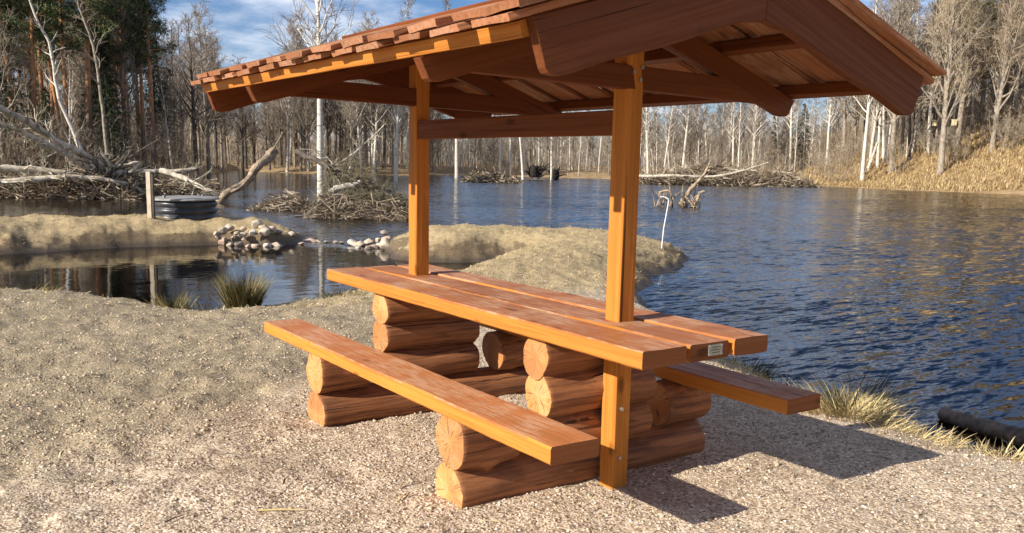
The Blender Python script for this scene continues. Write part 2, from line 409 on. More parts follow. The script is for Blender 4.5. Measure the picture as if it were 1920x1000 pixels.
def ground_mat():
    mt, nt, b = new_mat('ground')
    t = nt.add('ShaderNodeTexCoord'); P = t.outputs['Object']
    sp = nt.add('ShaderNodeSeparateXYZ', {0: P}); X, Y, Z = sp.outputs
    big = nt.noise(P, .9, 5, .65); mid = nt.noise(P, 6.0, 5, .65); fine = nt.noise(P, 55.0, 4, .7)
    vo = nt.add('ShaderNodeTexVoronoi', {'Vector': P}); vo.inputs['Scale'].default_value = 85
    vo2 = nt.add('ShaderNodeTexVoronoi', {'Vector': P}); vo2.inputs['Scale'].default_value = 38
    sepc = nt.add('ShaderNodeSeparateColor', {0: vo.outputs['Color']})
    grav = nt.ramp(sepc.outputs[0], [(0, (.16, .11, .07)), (.3, (.44, .325, .215)), (.7, (.60, .465, .325)), (1, (.76, .65, .50))])
    grav = nt.mixc(nt.math('MULTIPLY', nt.maprange(mid, .45, .7), .4), grav, (.30, .21, .13))
    damp = nt.noise(P, 1.7, 6, .7); grav = nt.mixc(nt.math('MULTIPLY', nt.maprange(damp, .50, .66), .5), grav, (.26, .185, .115))
    # older turf: greyish dead grass, moss and soil
    turf = nt.ramp(fine, [(.25, (.12, .088, .05)), (.45, (.28, .215, .13)), (.6, (.40, .32, .20)), (.75, (.57, .48, .33))])
    turf = nt.mixc(nt.math('MULTIPLY', nt.maprange(mid, .42, .66), .6), turf, (.21, .165, .11))
    # gravel lies round the table and in front; turf begins about 1.4 m behind, following the far-left diagonal
    ln = nt.math('ADD', nt.math('MULTIPLY', X, .55), nt.math('MULTIPLY', Y, -.84))
    ln = nt.math('ADD', ln, nt.math('MULTIPLY', big, 1.6))
    gm = nt.maprange(ln, -1.95, -1.05)
    c = nt.mixc(gm, turf, grav)
    # sandy dykes
    sand = nt.ramp(fine, [(.25, (.24, .17, .085)), (.5, (.44, .33, .175)), (.75, (.58, .46, .27))])
    sand = nt.mixc(nt.math('MULTIPLY', nt.maprange(mid, .42, .66), .6), sand, (.24, .175, .09))
    sm = nt.math('MULTIPLY', nt.maprange(nt.math('ADD', Y, nt.math('MULTIPLY', big, 1.5)), 5.2, 6.8), nt.maprange(X, -.6, 1.0))
    lm = nt.maprange(Y, 12.0, 13.5)
    sm = nt.math('MAXIMUM', sm, lm)
    c = nt.mixc(sm, c, sand)
    # far shores: leaf litter
    lit = nt.ramp(nt.noise(P, .8, 6, .7), [(.3, (.16, .10, .05)), (.5, (.34, .225, .11)), (.7, (.48, .345, .18))])
    fm = nt.maprange(nt.math('ADD', nt.math('MULTIPLY', X, .58), nt.math('MULTIPLY', Y, .82)), 30.0, 34.0)
    c = nt.mixc(fm, c, lit)
    geo = nt.add('ShaderNodeNewGeometry'); nsep = nt.add('ShaderNodeSeparateXYZ', {0: geo.outputs['Normal']})
    steep = nt.maprange(nt.math('ADD', nsep.outputs[2], nt.math('MULTIPLY', nt.math('SUBTRACT', mid, .5), .25)), .84, .93, 1.0, 0.0)
    steep = nt.math('MULTIPLY', steep, nt.math('SUBTRACT', 1.0, fm))
    c = nt.mixc(nt.math('MULTIPLY', steep, nt.maprange(Y, 4.5, 6.0)), c, (.15, .105, .06))
    # wet mud at and under the waterline
    zm = nt.math('ADD', Z, nt.math('MULTIPLY', nt.math('SUBTRACT', mid, .5), .16))
    wet = nt.maprange(zm, -.27, -.16, 1.0, 0.0)
    wet = nt.math('MULTIPLY', wet, nt.math('SUBTRACT', 1.0, fm))
    c = nt.mixc(wet, c, (.075, .055, .035))
    bed = nt.maprange(Z, -.45, -.29, 1.0, 0.0)
    c = nt.mixc(bed, c, (.035, .026, .014))
    nt.l.new(c, b.inputs['Base Color'])
    nt.l.new(nt.mixc(wet, (.92,)*3, (.5,)*3), b.inputs['Roughness'])
    hgt = nt.math('ADD', nt.math('MULTIPLY', vo.outputs['Distance'], -.5), nt.math('MULTIPLY', fine, .9))
    hgt = nt.math('ADD', hgt, nt.math('MULTIPLY', vo2.outputs['Distance'], -.5))
    hgt = nt.math('ADD', hgt, nt.math('MULTIPLY', mid, 2.0))
    bump(nt, b, hgt, .65, .013)
    return mt
M['ground'] = ground_mat()
gme = mesh_np('ground', np.stack([gx, gy, gz], -1).reshape(-1, 3), q, M['ground'], True)
tag(obj('ground', gme), kind='structure')

# ------------------------------------------------------------------ water
def water_mat():
    mt, nt, b = new_mat('water')
    nt.n.remove(b)
    out = [n for n in nt.n if n.type == 'OUTPUT_MATERIAL'][0]
    t = nt.add('ShaderNodeTexCoord'); P = t.outputs['Object']
    sp = nt.add('ShaderNodeSeparateXYZ', {0: P}); X, Y, Z = sp.outputs
    def wv(ang, sx, sy, amp, detail=2.0):
        mp = nt.add('ShaderNodeMapping', {0: P}); mp.inputs['Rotation'].default_value = (0, 0, ang); mp.inputs['Scale'].default_value = (sx, sy, 1)
        cc = nt.add('ShaderNodeSeparateColor', {0: nt.noise(mp.outputs[0], 1.0, detail, .55, 1)})
        return [nt.math('MULTIPLY', nt.math('SUBTRACT', cc.outputs[k], .5), amp*(1, .45)[k]) for k in (0, 1)]
    ws_ = [wv(.60, 2.4, 9.0, .74, 4.0), wv(.45, 7.0, 24.0, .46), wv(.75, .6, 2.2, .22), wv(.55, .07, .25, .10)]
    sl_ = [nt.math('ADD', nt.math('ADD', ws_[0][k], ws_[1][k]), nt.math('ADD', ws_[2][k], ws_[3][k])) for k in (0, 1)]
    gust = nt.noise(P, .16, 3, .5)
    # sheltered pond inside the dykes is nearly calm
    dx = nt.math('SUBTRACT', X, 1.2); dy = nt.math('SUBTRACT', Y, 10.6)
    ds = nt.math('SQRT', nt.math('ADD', nt.math('MULTIPLY', dx, dx), nt.math('MULTIPLY', nt.math('MULTIPLY', dy, dy), 1.2)))
    calm = nt.maprange(ds, 4.3, 6.0, .13, 1.0)
    # lee of the left wood and of the near shore is calmer as well
    lee = nt.maprange(nt.math('SUBTRACT', X, nt.math('MULTIPLY', Y, .42)), -9.0, 3.0, .3, 1.0)
    st = nt.math('MULTIPLY', nt.math('MULTIPLY', calm, lee), nt.maprange(gust, .3, .7, .65, 1.2))
    s1, s2 = [nt.math('MULTIPLY', k, st) for k in (nt.math('SUBTRACT', sl_[0], .065), sl_[1])]
    nx = nt.math('ADD', nt.math('MULTIPLY', s1, float(hx[0])), nt.math('MULTIPLY', s2, float(hr[0])))
    ny = nt.math('ADD', nt.math('MULTIPLY', s1, float(hx[1])), nt.math('MULTIPLY', s2, float(hr[1])))
    nv = nt.add('ShaderNodeCombineXYZ', {0: nx, 1: ny, 2: 1.0})
    bp = nt.add('ShaderNodeVectorMath', {0: nv.outputs[0]}, operation='NORMALIZE')
    gl = nt.add('ShaderNodeBsdfGlossy', {'Color': (.97, .97, .97, 1), 'Roughness': .04, 'Normal': bp.outputs[0]})
    tr = nt.add('ShaderNodeBsdfTransparent', {'Color': (.34, .27, .15, 1)})
    fr = nt.add('ShaderNodeFresnel', {'IOR': 1.34, 'Normal': bp.outputs[0]})
    mx = nt.add('ShaderNodeMixShader', {0: fr.outputs[0], 1: tr.outputs[0], 2: gl.outputs[0]})
    nt.l.new(mx.outputs[0], out.inputs[0])
    M['water'] = mt
water_mat()
ws = 700.0
wme = mesh_np('lake_water', [(-ws, -ws, ZW), (ws, -ws, ZW), (ws, ws, ZW), (-ws, ws, ZW)], np.array([[0, 1, 2, 3]]), M["water"])
tag(obj('lake_water', wme), kind='structure')

# ------------------------------------------------------------------ picnic shelter
def rrect(w, h, b):
    x, y = w/2, h/2
    return np.array([(-x+b, -y), (0, -y), (x-b, -y), (x, -y+b), (x, 0), (x, y-b), (x-b, y), (0, y), (-x+b, y), (-x, y-b), (-x, 0), (-x, -y+b)])
def sweep(prof, L, axis, nseg=1, jit=0.0, seed=0, mat=None, topmat=None, center=True):
    r = np.random.default_rng(seed); k = len(prof)
    ts = np.linspace(-L/2, L/2, nseg+1) if center else np.linspace(0, L, nseg+1)
    V = []
    ph = r.random((6, 2))*6.3; fr = r.uniform(2, 9, 6)
    for t in ts:
        off = np.zeros((k, 2))
        if jit:
            for j in range(k):
                off[j] = jit*np.array([sum(math.sin(fr[i]*t+ph[i, 0]+j*1.1) for i in range(3)), sum(math.sin(fr[i]*t+ph[i, 1]+j*1.7) for i in range(3, 6))])/2+r.normal(0, jit*.25, 2)
        p = prof+off
        for a, b_ in p:
            V.append({0: (t, a, b_), 1: (a, t, b_), 2: (a, b_, t)}[axis])
    n = len(ts); Q = []
    for i in range(n-1):
        for j in range(k):
            j2 = (j+1) % k
            Q.append((i*k+j, i*k+j2, (i+1)*k+j2, (i+1)*k+j))
    c0 = list(range(k))[::-1]; c1 = [(n-1)*k+j for j in range(k)]
    Q = np.array(Q)[:, ::-1]; caps = np.array([c0[::-1], c1[::-1]])
    if axis != 1: pass
    me = bpy.data.meshes.new('m')
    fl = [tuple(f) for f in Q]+[tuple(f) for f in caps]
    me.from_pydata(V, [], fl)
    bm = bmesh.new(); bm.from_mesh(me); bmesh.ops.recalc_face_normals(bm, faces=bm.faces); bm.to_mesh(me); bm.free()
    if mat: me.materials.append(mat)
    if topmat:
        me.materials.append(topmat); me.materials.append(M['plank_end'])
        for p in me.polygons:
            if p.normal.z > .6: p.material_index = 1
            elif len(p.vertices) > 4: p.material_index = 2
    return me
def poly_extrude(pts, y0, y1, mat, bev=.003):
    """polygon in (x,z) extruded along y"""
    bm = bmesh.new()
    a = [bm.verts.new((x, y0, z)) for x, z in pts]; b_ = [bm.verts.new((x, y1, z)) for x, z in pts]
    bm.faces.new(a); bm.faces.new(b_[::-1]); n = len(pts)
    for i in range(n):
        bm.faces.new((a[i], b_[i], b_[(i+1) % n], a[(i+1) % n]))
    bmesh.ops.recalc_face_normals(bm, faces=bm.faces)
    bmesh.ops.bevel(bm, geom=[e for e in bm.edges if abs(e.verts[0].co.y-e.verts[1].co.y) < 1e-6], offset=bev, segments=1, affect='EDGES')
    me = bpy.data.meshes.new('p'); bm.to_mesh(me); bm.free(); me.materials.append(mat)
    return me
def log_mesh(L, r, seed):
    g = np.random.default_rng(seed); K, N = 28, 16
    ph = g.random(8)*6.3; V = []
    ts = np.concatenate([[0, .004], np.linspace(.02, L-.02, N), [L-.004, L]])
    bx_ = [(g.uniform(.1, L-.1), g.uniform(0, 6.3), g.uniform(-.010, .024)) for _ in range(9)]
    for i, t in enumerate(ts):
        edge = {0: .965, 1: .99, len(ts)-2: .99, len(ts)-1: .965}.get(i, 1)
        for j in range(K):
            a = j/K*2*math.pi
            rad = r*(1+.05*math.sin(2*a+ph[0])+.03*math.sin(3*a+ph[1])+.018*math.sin(5*a+ph[2]))
            rad *= 1+.03*math.sin(t*5+ph[3])+.02*math.sin(t*11+a*2+ph[4])+g.normal(0, .006)
            for (bt, ba, bh) in bx_:
                da = (a-ba+math.pi) % (2*math.pi)-math.pi
                rad += bh*math.exp(-((t-bt)/.05)**2-(da/.35)**2)
            rad *= edge
            V.append((t+(g.normal(0, .0012) if i in (0, len(ts)-1) else 0), rad*math.cos(a), rad*math.sin(a)))
    n = len(ts); Fq = []
    for i in range(n-1):
        for j in range(K):
            Fq.append((i*K+j, i*K+(j+1) % K, (i+1)*K+(j+1) % K, (i+1)*K+j))
    # end faces as fans with an inner ring
    ends = []
    for e, t in ((0, 0.0), (n-1, L)):
        base = e*K; i0 = len(V)
        for j in range(K):
            V.append((t+g.normal(0, .0012), V[base+j][1]*.5, V[base+j][2]*.5))
        ic = len(V); V.append((t, 0, 0))
        for j in range(K):
            j2 = (j+1) % K
            ends.append((base+j, base+j2, i0+j2, i0+j)); ends.append((i0+j, i0+j2, ic))
    me = bpy.data.meshes.new('log'); me.from_pydata(V, [], Fq+ends)
    bm = bmesh.new(); bm.from_mesh(me); bmesh.ops.recalc_face_normals(bm, faces=bm.faces); bm.to_mesh(me); bm.free()
    me.materials.append(M['log']); me.materials.append(M['log_end'])
    for i, p in enumerate(me.polygons):
        if i >= len(Fq): p.material_index = 1
        else: p.use_smooth = True
    return me

SH = empty('picnic_shelter', (0, 0, 0), 0, 'orange stained wooden picnic table with benches, log supports and pitched board roof', 'picnic shelter')
PW = .0905; D = 1.7854; XO = -.0385
for y in (0, D):
    o = obj('post', sweep(rrect(PW, PW, .006), 2.06, 2, 14, .0008, 3+int(y), M['timber_z']), SH, (0, y, .97))
    if y == 0: post0 = o
bolt_me = sweep(np.array([(math.cos(a)*.009, math.sin(a)*.009) for a in np.arange(6)*math.pi/3]), .008, 1, 1, mat=M['steel'])
for z, x in ((.375, -.008), (.155, -.010), (1.80, -.014), (1.77, .022), (1.82, .03)):
    obj('bolt', bolt_me, post0, (x, -PW/2-.003, z-.97))
# table top planks (left, middle, right) and seats
tz = .76-.0677/2; tl = 2.2586+.5535; ty = (2.2586-.5535)/2
for i, (x0, x1, dy) in enumerate(((-.3765, -.153, 0), (-.130, .083, .006), (.104, .2994, -.004))):
    o = obj('table_plank', sweep(rrect(x1-x0, .0677, .006), tl, 1, 60, .0016, 20+i, M['timber_y'], M['plank']), SH, ((x0+x1)/2, ty+dy, tz+(0, -.0015, .001)[i]))
    if i == 1: mid = o
for i, s in enumerate((-1, 1)):
    xa = XO+s*(.512+.7318)/2
    obj('seat_plank', sweep(rrect(.2198, .0669, .007), 2.2670+.5390, 1, 60, .0018, 30+i, M['timber_y'], M['plank']), SH, (xa, (2.2670-.5390)/2, .4645-.0669/2))
# maker's plate on the middle plank's end
pl = obj('name_plate', sweep(rrect(.076, .043, .002), .0025, 1, mat=M['plaque']), mid, (.030, -tl/2-.0022, .0035))
pl['label'] = 'small grey metal plate with three faint lines, screwed to the plank end'
for k, (lw, dx) in enumerate(((.040, .0), (.046, -.002), (.044, .001))):
    obj('engraved_line', sweep(rrect(lw, .0042, .0006), .0008, 1, mat=M['plaque_mark']), pl, (dx, -.0014, .011-k*.0105))
scr = sweep(np.array([(math.cos(a)*.0042, math.sin(a)*.0042) for a in np.arange(8)*math.pi/4]), .003, 1, mat=M['steel'])
for x in (-.033, .033):
    for z in (-.0165, .0165):
        obj('screw', scr, pl, (x, -.0015, z))
# log supports
ls = 100
for yc, sgn in ((.185, 1), (1.600, -1)):
    for (x0, x1, zc, r, dy) in ((-.735, .69, .072, .116, .01), (-.735, -.44, .287, .114, 0), (.41, .685, .287, .114, 0),
                                (-.335, .275, .262, .103, -.03), (-.325, .280, .437, .100, -.045), (-.332, .262, .600, .094, -.03)):
        ls += 1
        o = obj('support_log', log_mesh(x1-x0, r, ls), SH, (x0, yc+dy*sgn, zc))
        o.rotation_euler = (random.Random(ls).uniform(0, 6), 0, random.Random(ls+9).uniform(-.012, .012))
# roof, all of it leaning a degree towards the lake
TILT = Matrix.Translation((0, 0, 1.75)) @ Matrix.Rotation(math.atan(.019), 4, 'Y') @ Matrix.Translation((0, 0, -1.75))
def roofpart(name, me, mat4, parent=SH):
    o = obj(name, me, parent); o.matrix_basis = TILT @ mat4; return o
S = .326; TH = math.atan(S)
def half(pts_xz, s, y0, y1, mat, name):
    """half gable piece given in (|x|,z); local x runs down the slope from (0,2.0)"""
    c, sn = math.cos(TH), math.sin(TH)
    loc = [((x*c-(z-2.0)*sn), (x*sn+(z-2.0)*c)) for x, z in pts_xz]
    me = poly_extrude(loc, y0, y1, mat)
    R4 = Matrix.Rotation(TH, 4, 'Y')
    M4 = Matrix.Translation((0, 0, 2.0)) @ R4
    if s < 0:                                   # the left half is the right one turned about the vertical
        me.transform(Matrix.Translation((0, y0+y1, 0)) @ Matrix.Scale(-1, 4, (0, 1, 0))); me.flip_normals()
        M4 = Matrix.Rotation(math.pi, 4, 'Z') @ Matrix.Translation((0, -(y0+y1), 0)) @ M4
    return roofpart(name, me, M4)
def smooth_pts(P, n=5):
    P = np.array(P, float); out = []
    for i in range(len(P)-1):
        p0, p1, p2, p3 = P[max(i-1, 0)], P[i], P[i+1], P[min(i+2, len(P)-1)]
        for t in np.linspace(0, 1, n, endpoint=False):
            out.append(tuple(.5*((2*p1)+(-p0+p2)*t+(2*p0-5*p1+4*p2-p3)*t*t+(-p0+3*p1-3*p2+p3)*t**3)))
    out.append(tuple(P[-1])); return out
barge_bot = smooth_pts([(0.0005, 1.930), (.14, 1.905), (.27, 1.862), (.48, 1.790), (.72, 1.722), (.86, 1.672), (.905, 1.664)])
barge_poly = barge_bot+[(.940, 1.668), (.952, 1.682), (1.003, 1.822), (0.0005, 2.149)]
raft_bot = smooth_pts([(.79, 1.727), (.86, 1.705), (.92, 1.685)], 3)
raft_poly = [(.026, 1.965), (.60, 1.795)]+raft_bot+[(.962, 1.682), (.975, 1.690), (1.012, 1.759), (.026, 2.081)]
for s in (-1, 1):
    half(barge_poly, s, -.70, -.660, M['roof_shade_x'], 'barge_board')
    half(barge_poly, s, 2.515, 2.555, M['roof_shade_x'], 'barge_board')
    half(raft_poly, s, -.047, .003, M['roof_shade_x'], 'rafter')
    half(raft_poly, s, 1.738, 1.788, M['roof_shade_x'], 'rafter')
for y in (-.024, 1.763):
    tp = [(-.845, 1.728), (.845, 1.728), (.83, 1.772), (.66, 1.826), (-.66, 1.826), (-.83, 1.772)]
    roofpart('tie_beam', poly_extrude(tp, y-.0215, y+.0215, M['roof_shade_x']), Matrix.Identity(4))
obj('cross_beam', sweep(rrect(.048, .105, .004), D-PW, 1, 20, .0008, 61, M['roof_shade_y']), SH, (-.012, D/2, 1.597))
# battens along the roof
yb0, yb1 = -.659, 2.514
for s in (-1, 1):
    for d_, mat in ((.985, 'eave_y'), (.52, 'roof_shade_y'), (.06, 'roof_shade_y')):
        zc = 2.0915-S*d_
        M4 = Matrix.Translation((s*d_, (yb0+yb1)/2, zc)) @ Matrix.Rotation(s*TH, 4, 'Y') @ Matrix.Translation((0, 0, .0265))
        roofpart('roof_batten', sweep(rrect(.048, .050, .003), yb1-yb0, 1, 24, .0008, 70+int(d_*10)+s, M[mat if s < 0 else 'roof_shade_y']), M4)  # right eave batten gets the tone with shade painted in, left stays orange
# board-on-board covering, boards run from ridge to eave
bv = [sweep(rrect(.178+.006*i, .0225+.0012*(i % 3), .004), 1.10, 0, 12, .0030, 80+i, M['board']) for i in range(5)]
rb = random.Random(5)
pitch = .2765
for s in (-1, 1):
    for lay in (0, 1):
        for k in range(12 if lay == 0 else 12):
            yy = -.605+k*pitch+(0 if lay == 0 else pitch/2)+rb.uniform(-.012, .012)
            if lay == 1 and k == 11: yy = -.605-.045
            nz = .0535+.0135+(.0275 if lay else 0)+rb.uniform(0, .004)
            if lay == 1 and k == 11: nz += .001
            M4 = (Matrix.Translation((0, yy, 2.0915)) @ Matrix.Rotation(TH if s > 0 else math.pi-TH, 4, 'Y')
                  @ Matrix.Translation((.55+.010+rb.uniform(-.014, .014), 0, nz if s > 0 else -nz)) @ Matrix.Rotation(rb.uniform(-.012, .012), 4, 'Z') @ Matrix.Rotation(rb.uniform(-.012, .012), 4, 'X'))
            roofpart('roof_board', bv[rb.randrange(5)], M4)
for s in (-1, 1):
    M4 = Matrix.Translation((0, .93, 2.0915+.1115)) @ Matrix.Rotation(s*TH, 4, 'Y') @ Matrix.Translation((s*.066, 0, .012))
    roofpart('ridge_board', sweep(rrect(.13, .022, .003), 3.30, 1, 30, .001, 95+s, M['roof_shade_y']), M4)

# ------------------------------------------------------------------ trees
class Tubes:
    """collects tapered polylines and turns them into one mesh"""
    def __init__(s): s.V = []; s.Q = []; s.n = 0; s.T = []
    def add(s, P, R, k):
        P = np.asarray(P, float); n = len(P)
        t = np.gradient(P, axis=0); t /= np.linalg.norm(t, axis=1)[:, None]+1e-9
        ref = np.array([0, 0, 1.0]) if abs(t[0, 2]) < .9 else np.array([1.0, 0, 0])
        a = np.cross(t, ref); a /= np.linalg.norm(a, axis=1)[:, None]+1e-9; b = np.cross(t, a)
        an = np.arange(k)/k*2*math.pi
        ring = P[:, None, :]+np.asarray(R)[:, None, None]*(np.cos(an)[None, :, None]*a[:, None, :]+np.sin(an)[None, :, None]*b[:, None, :])
        s.V.append(ring.reshape(-1, 3))
        i, j = np.meshgrid(np.arange(n-1), np.arange(k), indexing='ij'); j2 = (j+1) % k
        s.Q.append((np.stack([i*k+j, i*k+j2, (i+1)*k+j2, (i+1)*k+j], -1).reshape(-1, 4)+s.n)[:, ::-1])
        s.n += n*k
    def tri(s, P, k=3):
        P = np.asarray(P, float).reshape(-1, 3); s.V.append(P)
        s.T.append(np.arange(len(P)).reshape(-1, 3)+s.n); s.n += len(P)
    def mesh(s, name, mat, smooth=True):
        f = []
        if s.Q: f.append(np.concatenate(s.Q))
        if s.T: f.append(np.concatenate(s.T))
        return mesh_np(name, np.concatenate(s.V), f, mat, smooth)
def unit(v): return v/(np.linalg.norm(v)+1e-9)
def branch(rg, p, d, L, n, bend, up_):
    P = [p]; d = unit(d)
    for i in range(n):
        d = unit(d+rg.normal(0, bend, 3)+np.array([0, 0, up_])); P.append(P[-1]+d*L/n)
    return np.array(P)
def along(P, t):
    t = t*(len(P)-1); i = min(int(t), len(P)-2); f = t-i
    return P[i]*(1-f)+P[i+1]*f, unit(P[i+1]-P[i])
def perp(rg, d, ang):
    r = rg.normal(0, 1, 3); r = unit(r-d*np.dot(r, d)); return d*math.cos(ang)+r*math.sin(ang)
def limbs(rg, TR, CR, trunk, R, t0, nb, lf, ang, up_, subs, twigs, tw=.011, lshape=None, droop=0.0, lift=.55):
    """branches, sub-branches and twigs on a trunk polyline"""
    Ht = np.linalg.norm(trunk[-1]-trunk[0]); az = rg.random()*6.3
    for i in range(nb):
        t = t0+(.985-t0)*(i+rg.random())/nb
        p, td = along(trunk, t); r0 = np.interp(t, np.linspace(0, 1, len(R)), R)
        az += 2.4+rg.normal(0, .5)
        side = np.array([math.cos(az), math.sin(az), 0]); side = unit(side-td*np.dot(side, td))
        a = ang*rg.uniform(.75, 1.2)
        sh = lshape(t) if lshape else (1-.75*(t-t0)/(1-t0+1e-6))
        L = Ht*lf*sh*rg.uniform(.65, 1.15)
        bp = branch(rg, p, td*math.cos(a)+side*math.sin(a), L, 5, .16, up_)
        br = min(r0*lift, .03+.022*L)*np.linspace(1, .22, 6)
        TR.add(bp, br, 5)
        for j in range(subs):
            q, qd = along(bp, rg.uniform(.25, 1)); L2 = L*rg.uniform(.22, .45)
            sp_ = branch(rg, q, perp(rg, qd, rg.uniform(.4, .95)), L2, 3, .2, up_*.8-droop*.3)
            CR.add(sp_, max(tw*1.4, br[2]*.32)*np.linspace(1, .45, 4), 3)
            for k in range(twigs):
                w, wd = along(sp_, rg.uniform(.2, 1)); L3 = rg.uniform(.35, .95)*min(1.2, .35+L2*.5)
                tp = branch(rg, w, perp(rg, wd, rg.uniform(.3, .9)), L3, 2, .18, .05-droop)
                CR.add(tp, tw*np.array([1, .8, .45]), 3)
def trunk_line(rg, Hh, lean, wob, n=14):
    z = np.linspace(0, 1, n); a = rg.random()*6.3
    x = lean*Hh*z**1.5*math.cos(a); y = lean*Hh*z**1.5*math.sin(a)
    w = np.cumsum(rg.normal(0, wob, (n, 2)), 0)*z[:, None]
    return np.stack([x+w[:, 0], y+w[:, 1], z*Hh], 1)
PROTO = {}
def proto(kind, i, TR, CR, tm, cm, smooth_c=True):
    PROTO.setdefault(kind, []).append((TR.mesh(kind+'_trunk', tm), CR.mesh(kind+'_crown', cm, smooth_c)))
def mk_bare(kind, i, Hh, r, t0, nb, lf, ang, up_, subs, twigs, tm, cm, lean=.03, wob=.05, droop=0, lshape=None, tw=.011, fork=False):
    rg = np.random.default_rng(1000+hash_(kind)+i); TR, CR = Tubes(), Tubes()
    T = trunk_line(rg, Hh, lean, wob); R = r*np.concatenate([[1.35, 1.08], np.linspace(1, .12, len(T)-2)])
    TR.add(T, R, 9)
    limbs(rg, TR, CR, T, R, t0, nb, lf, ang, up_, subs, twigs, tw, lshape, droop)
    if fork:
        p, d = along(T, .35); B = branch(rg, p, d*.9+np.array([.35, .1, 0]), Hh*.55, 9, .08, .12)
        R2 = np.linspace(r*.62, r*.08, len(B)); TR.add(B, R2, 7)
        limbs(rg, TR, CR, B, R2, .2, nb//2, lf*1.2, ang, up_, subs, twigs, tw, lshape, droop)
    proto(kind, i, TR, CR, tm, cm)
def hash_(s): return sum(ord(c)*(i+3) for i, c in enumerate(s)) % 997
for i in range(5):
    mk_bare('birch', i, 16, .17, .34, 38, .20, .75, .10, 6, 6, M['birch'], M['twig_birch'], .05, .06, .10)
for i in range(3):
    mk_bare('young_birch', i, 10.5, .085, .30, 20, .17, .6, .10, 4, 4, M['birch'], M['twig_birch'], .06, .05, .06)
for i in range(5):
    mk_bare('grey_tree', i, 15, .17, .24, 44, .27, .8, .13, 7, 6, M['bark_grey'], M['twig'], .03, .06, 0, tw=.013)
for i in range(4):
    mk_bare('oak', i, 15.5, .30, .20, 36, .34, .95, .10, 8, 7, M['bark_grey'], M['twig_warm'], .03, .13, 0, lambda t: 1.05-.65*t, .015, fork=True)
for i in range(2):
    mk_bare('dark_tree', i, 14, .19, .30, 34, .26, .85, .12, 5, 5, M['bark_dark'], M['twig_birch'], .03, .07, 0)
def needles(CR, rg, c, rad, n, ln, wd, flat=1.0):
    d = rg.normal(0, 1, (n, 3)); d[:, 2] = d[:, 2]*.8+.15; d /= np.linalg.norm(d, axis=1)[:, None]
    p = c+d*rad*rg.random((n, 1))**.5*np.array([1, 1, flat])
    d2 = d+rg.normal(0, .5, (n, 3)); d2 /= np.linalg.norm(d2, axis=1)[:, None]
    s = np.cross(d2, rg.normal(0, 1, (n, 3))); s /= np.linalg.norm(s, axis=1)[:, None]+1e-9
    CR.tri(np.stack([p-s*wd/2, p+s*wd/2, p+d2*ln], 1))
for i in range(4):
    rg = np.random.default_rng(300+i); TR, CR = Tubes(), Tubes(); Hh = 18
    T = trunk_line(rg, Hh, .015, .04); R = .20*np.concatenate([[1.3, 1.05], np.linspace(1, .2, len(T)-2)]); TR.add(T, R, 9)
    az = 0
    for k in range(34):
        t = .47+.52*(k+rg.random())/34; p, td = along(T, t); az += 2.4+rg.normal(0, .4)
        L = (2.5-2.0*max(0, (t-.68)/.32))*rg.uniform(.5, 1.1)*(1 if t > .58 else .75)
        bp = branch(rg, p, np.array([math.cos(az), math.sin(az), rg.uniform(-.15, .45)]), L, 4, .15, .06)
        TR.add(bp, np.linspace(.05, .015, 5), 4)
        if t < .52 and rg.random() < .5: continue
        for j in range(5):
            q_, qd = along(bp, rg.uniform(.4, 1)); c0 = q_+rg.normal(0, .24, 3)
            needles(CR, rg, c0, rg.uniform(.3, .55), 62, .26, .05, .6)
    for k in range(14):          # dead stubs lower down
        p, td = along(T, rg.uniform(.15, .5)); a = rg.random()*6.3
        TR.add(branch(rg, p, np.array([math.cos(a), math.sin(a), .0]), rg.uniform(.4, 1.4), 3, .2, 0), np.linspace(.02, .008, 4), 3)
    proto('pine', i, TR, CR, M['pine_bark'], M['pine_needles'], False)
for i in range(3):
    rg = np.random.default_rng(400+i); TR, CR = Tubes(), Tubes(); Hh = 12
    T = trunk_line(rg, Hh, .01, .015); R = .15*np.linspace(1.2, .08, len(T)); TR.add(T, R, 8)
    for k in range(150):
        t = .06+.93*(k/150)**.9; p, td = along(T, t); a = rg.random()*6.3
        L = (.25+2.1*(1-t)**.8)*rg.uniform(.7, 1.1)
        bp = branch(rg, p, np.array([math.cos(a), math.sin(a), -.25]), L, 4, .06, .03)
        CR.add(bp, np.linspace(.025, .008, 5), 3)
        n = int(16+20*L); tt = rg.uniform(.12, 1, n)
        pp = np.array([along(bp, x)[0] for x in tt])+rg.normal(0, .05, (n, 3))
        d2 = np.array([math.cos(a), math.sin(a), -.35])+rg.normal(0, .55, (n, 3)); d2 /= np.linalg.norm(d2, axis=1)[:, None]
        s = np.cross(d2, [0, 0, 1.0])+rg.normal(0, .3, (n, 3)); s /= np.linalg.norm(s, axis=1)[:, None]
        CR.tri(np.stack([pp-s*.05, pp+s*.05, pp+d2*rg.uniform(.2, .42, (n, 1))], 1))
    proto('spruce', i, TR, CR, M['bark_dark'], M['spruce_needles'], False)
for i in range(3):
    rg = np.random.default_rng(500+i); TR, CR = Tubes(), Tubes()
    for k in range(9):
        a = rg.random()*6.3; d = np.array([math.cos(a)*.5, math.sin(a)*.5, 1]); L = rg.uniform(2, 4.2)
        T = branch(rg, np.array([math.cos(a)*.2, math.sin(a)*.2, 0]), d, L, 6, .1, .05); R = np.linspace(.03, .01, 7); TR.add(T, R, 4)
        limbs(rg, TR, CR, T, R, .25, 7, .3, .6, .08, 3, 3, .010)
    proto('bare_shrub', i, TR, CR, M['twig_warm'], M['twig'])

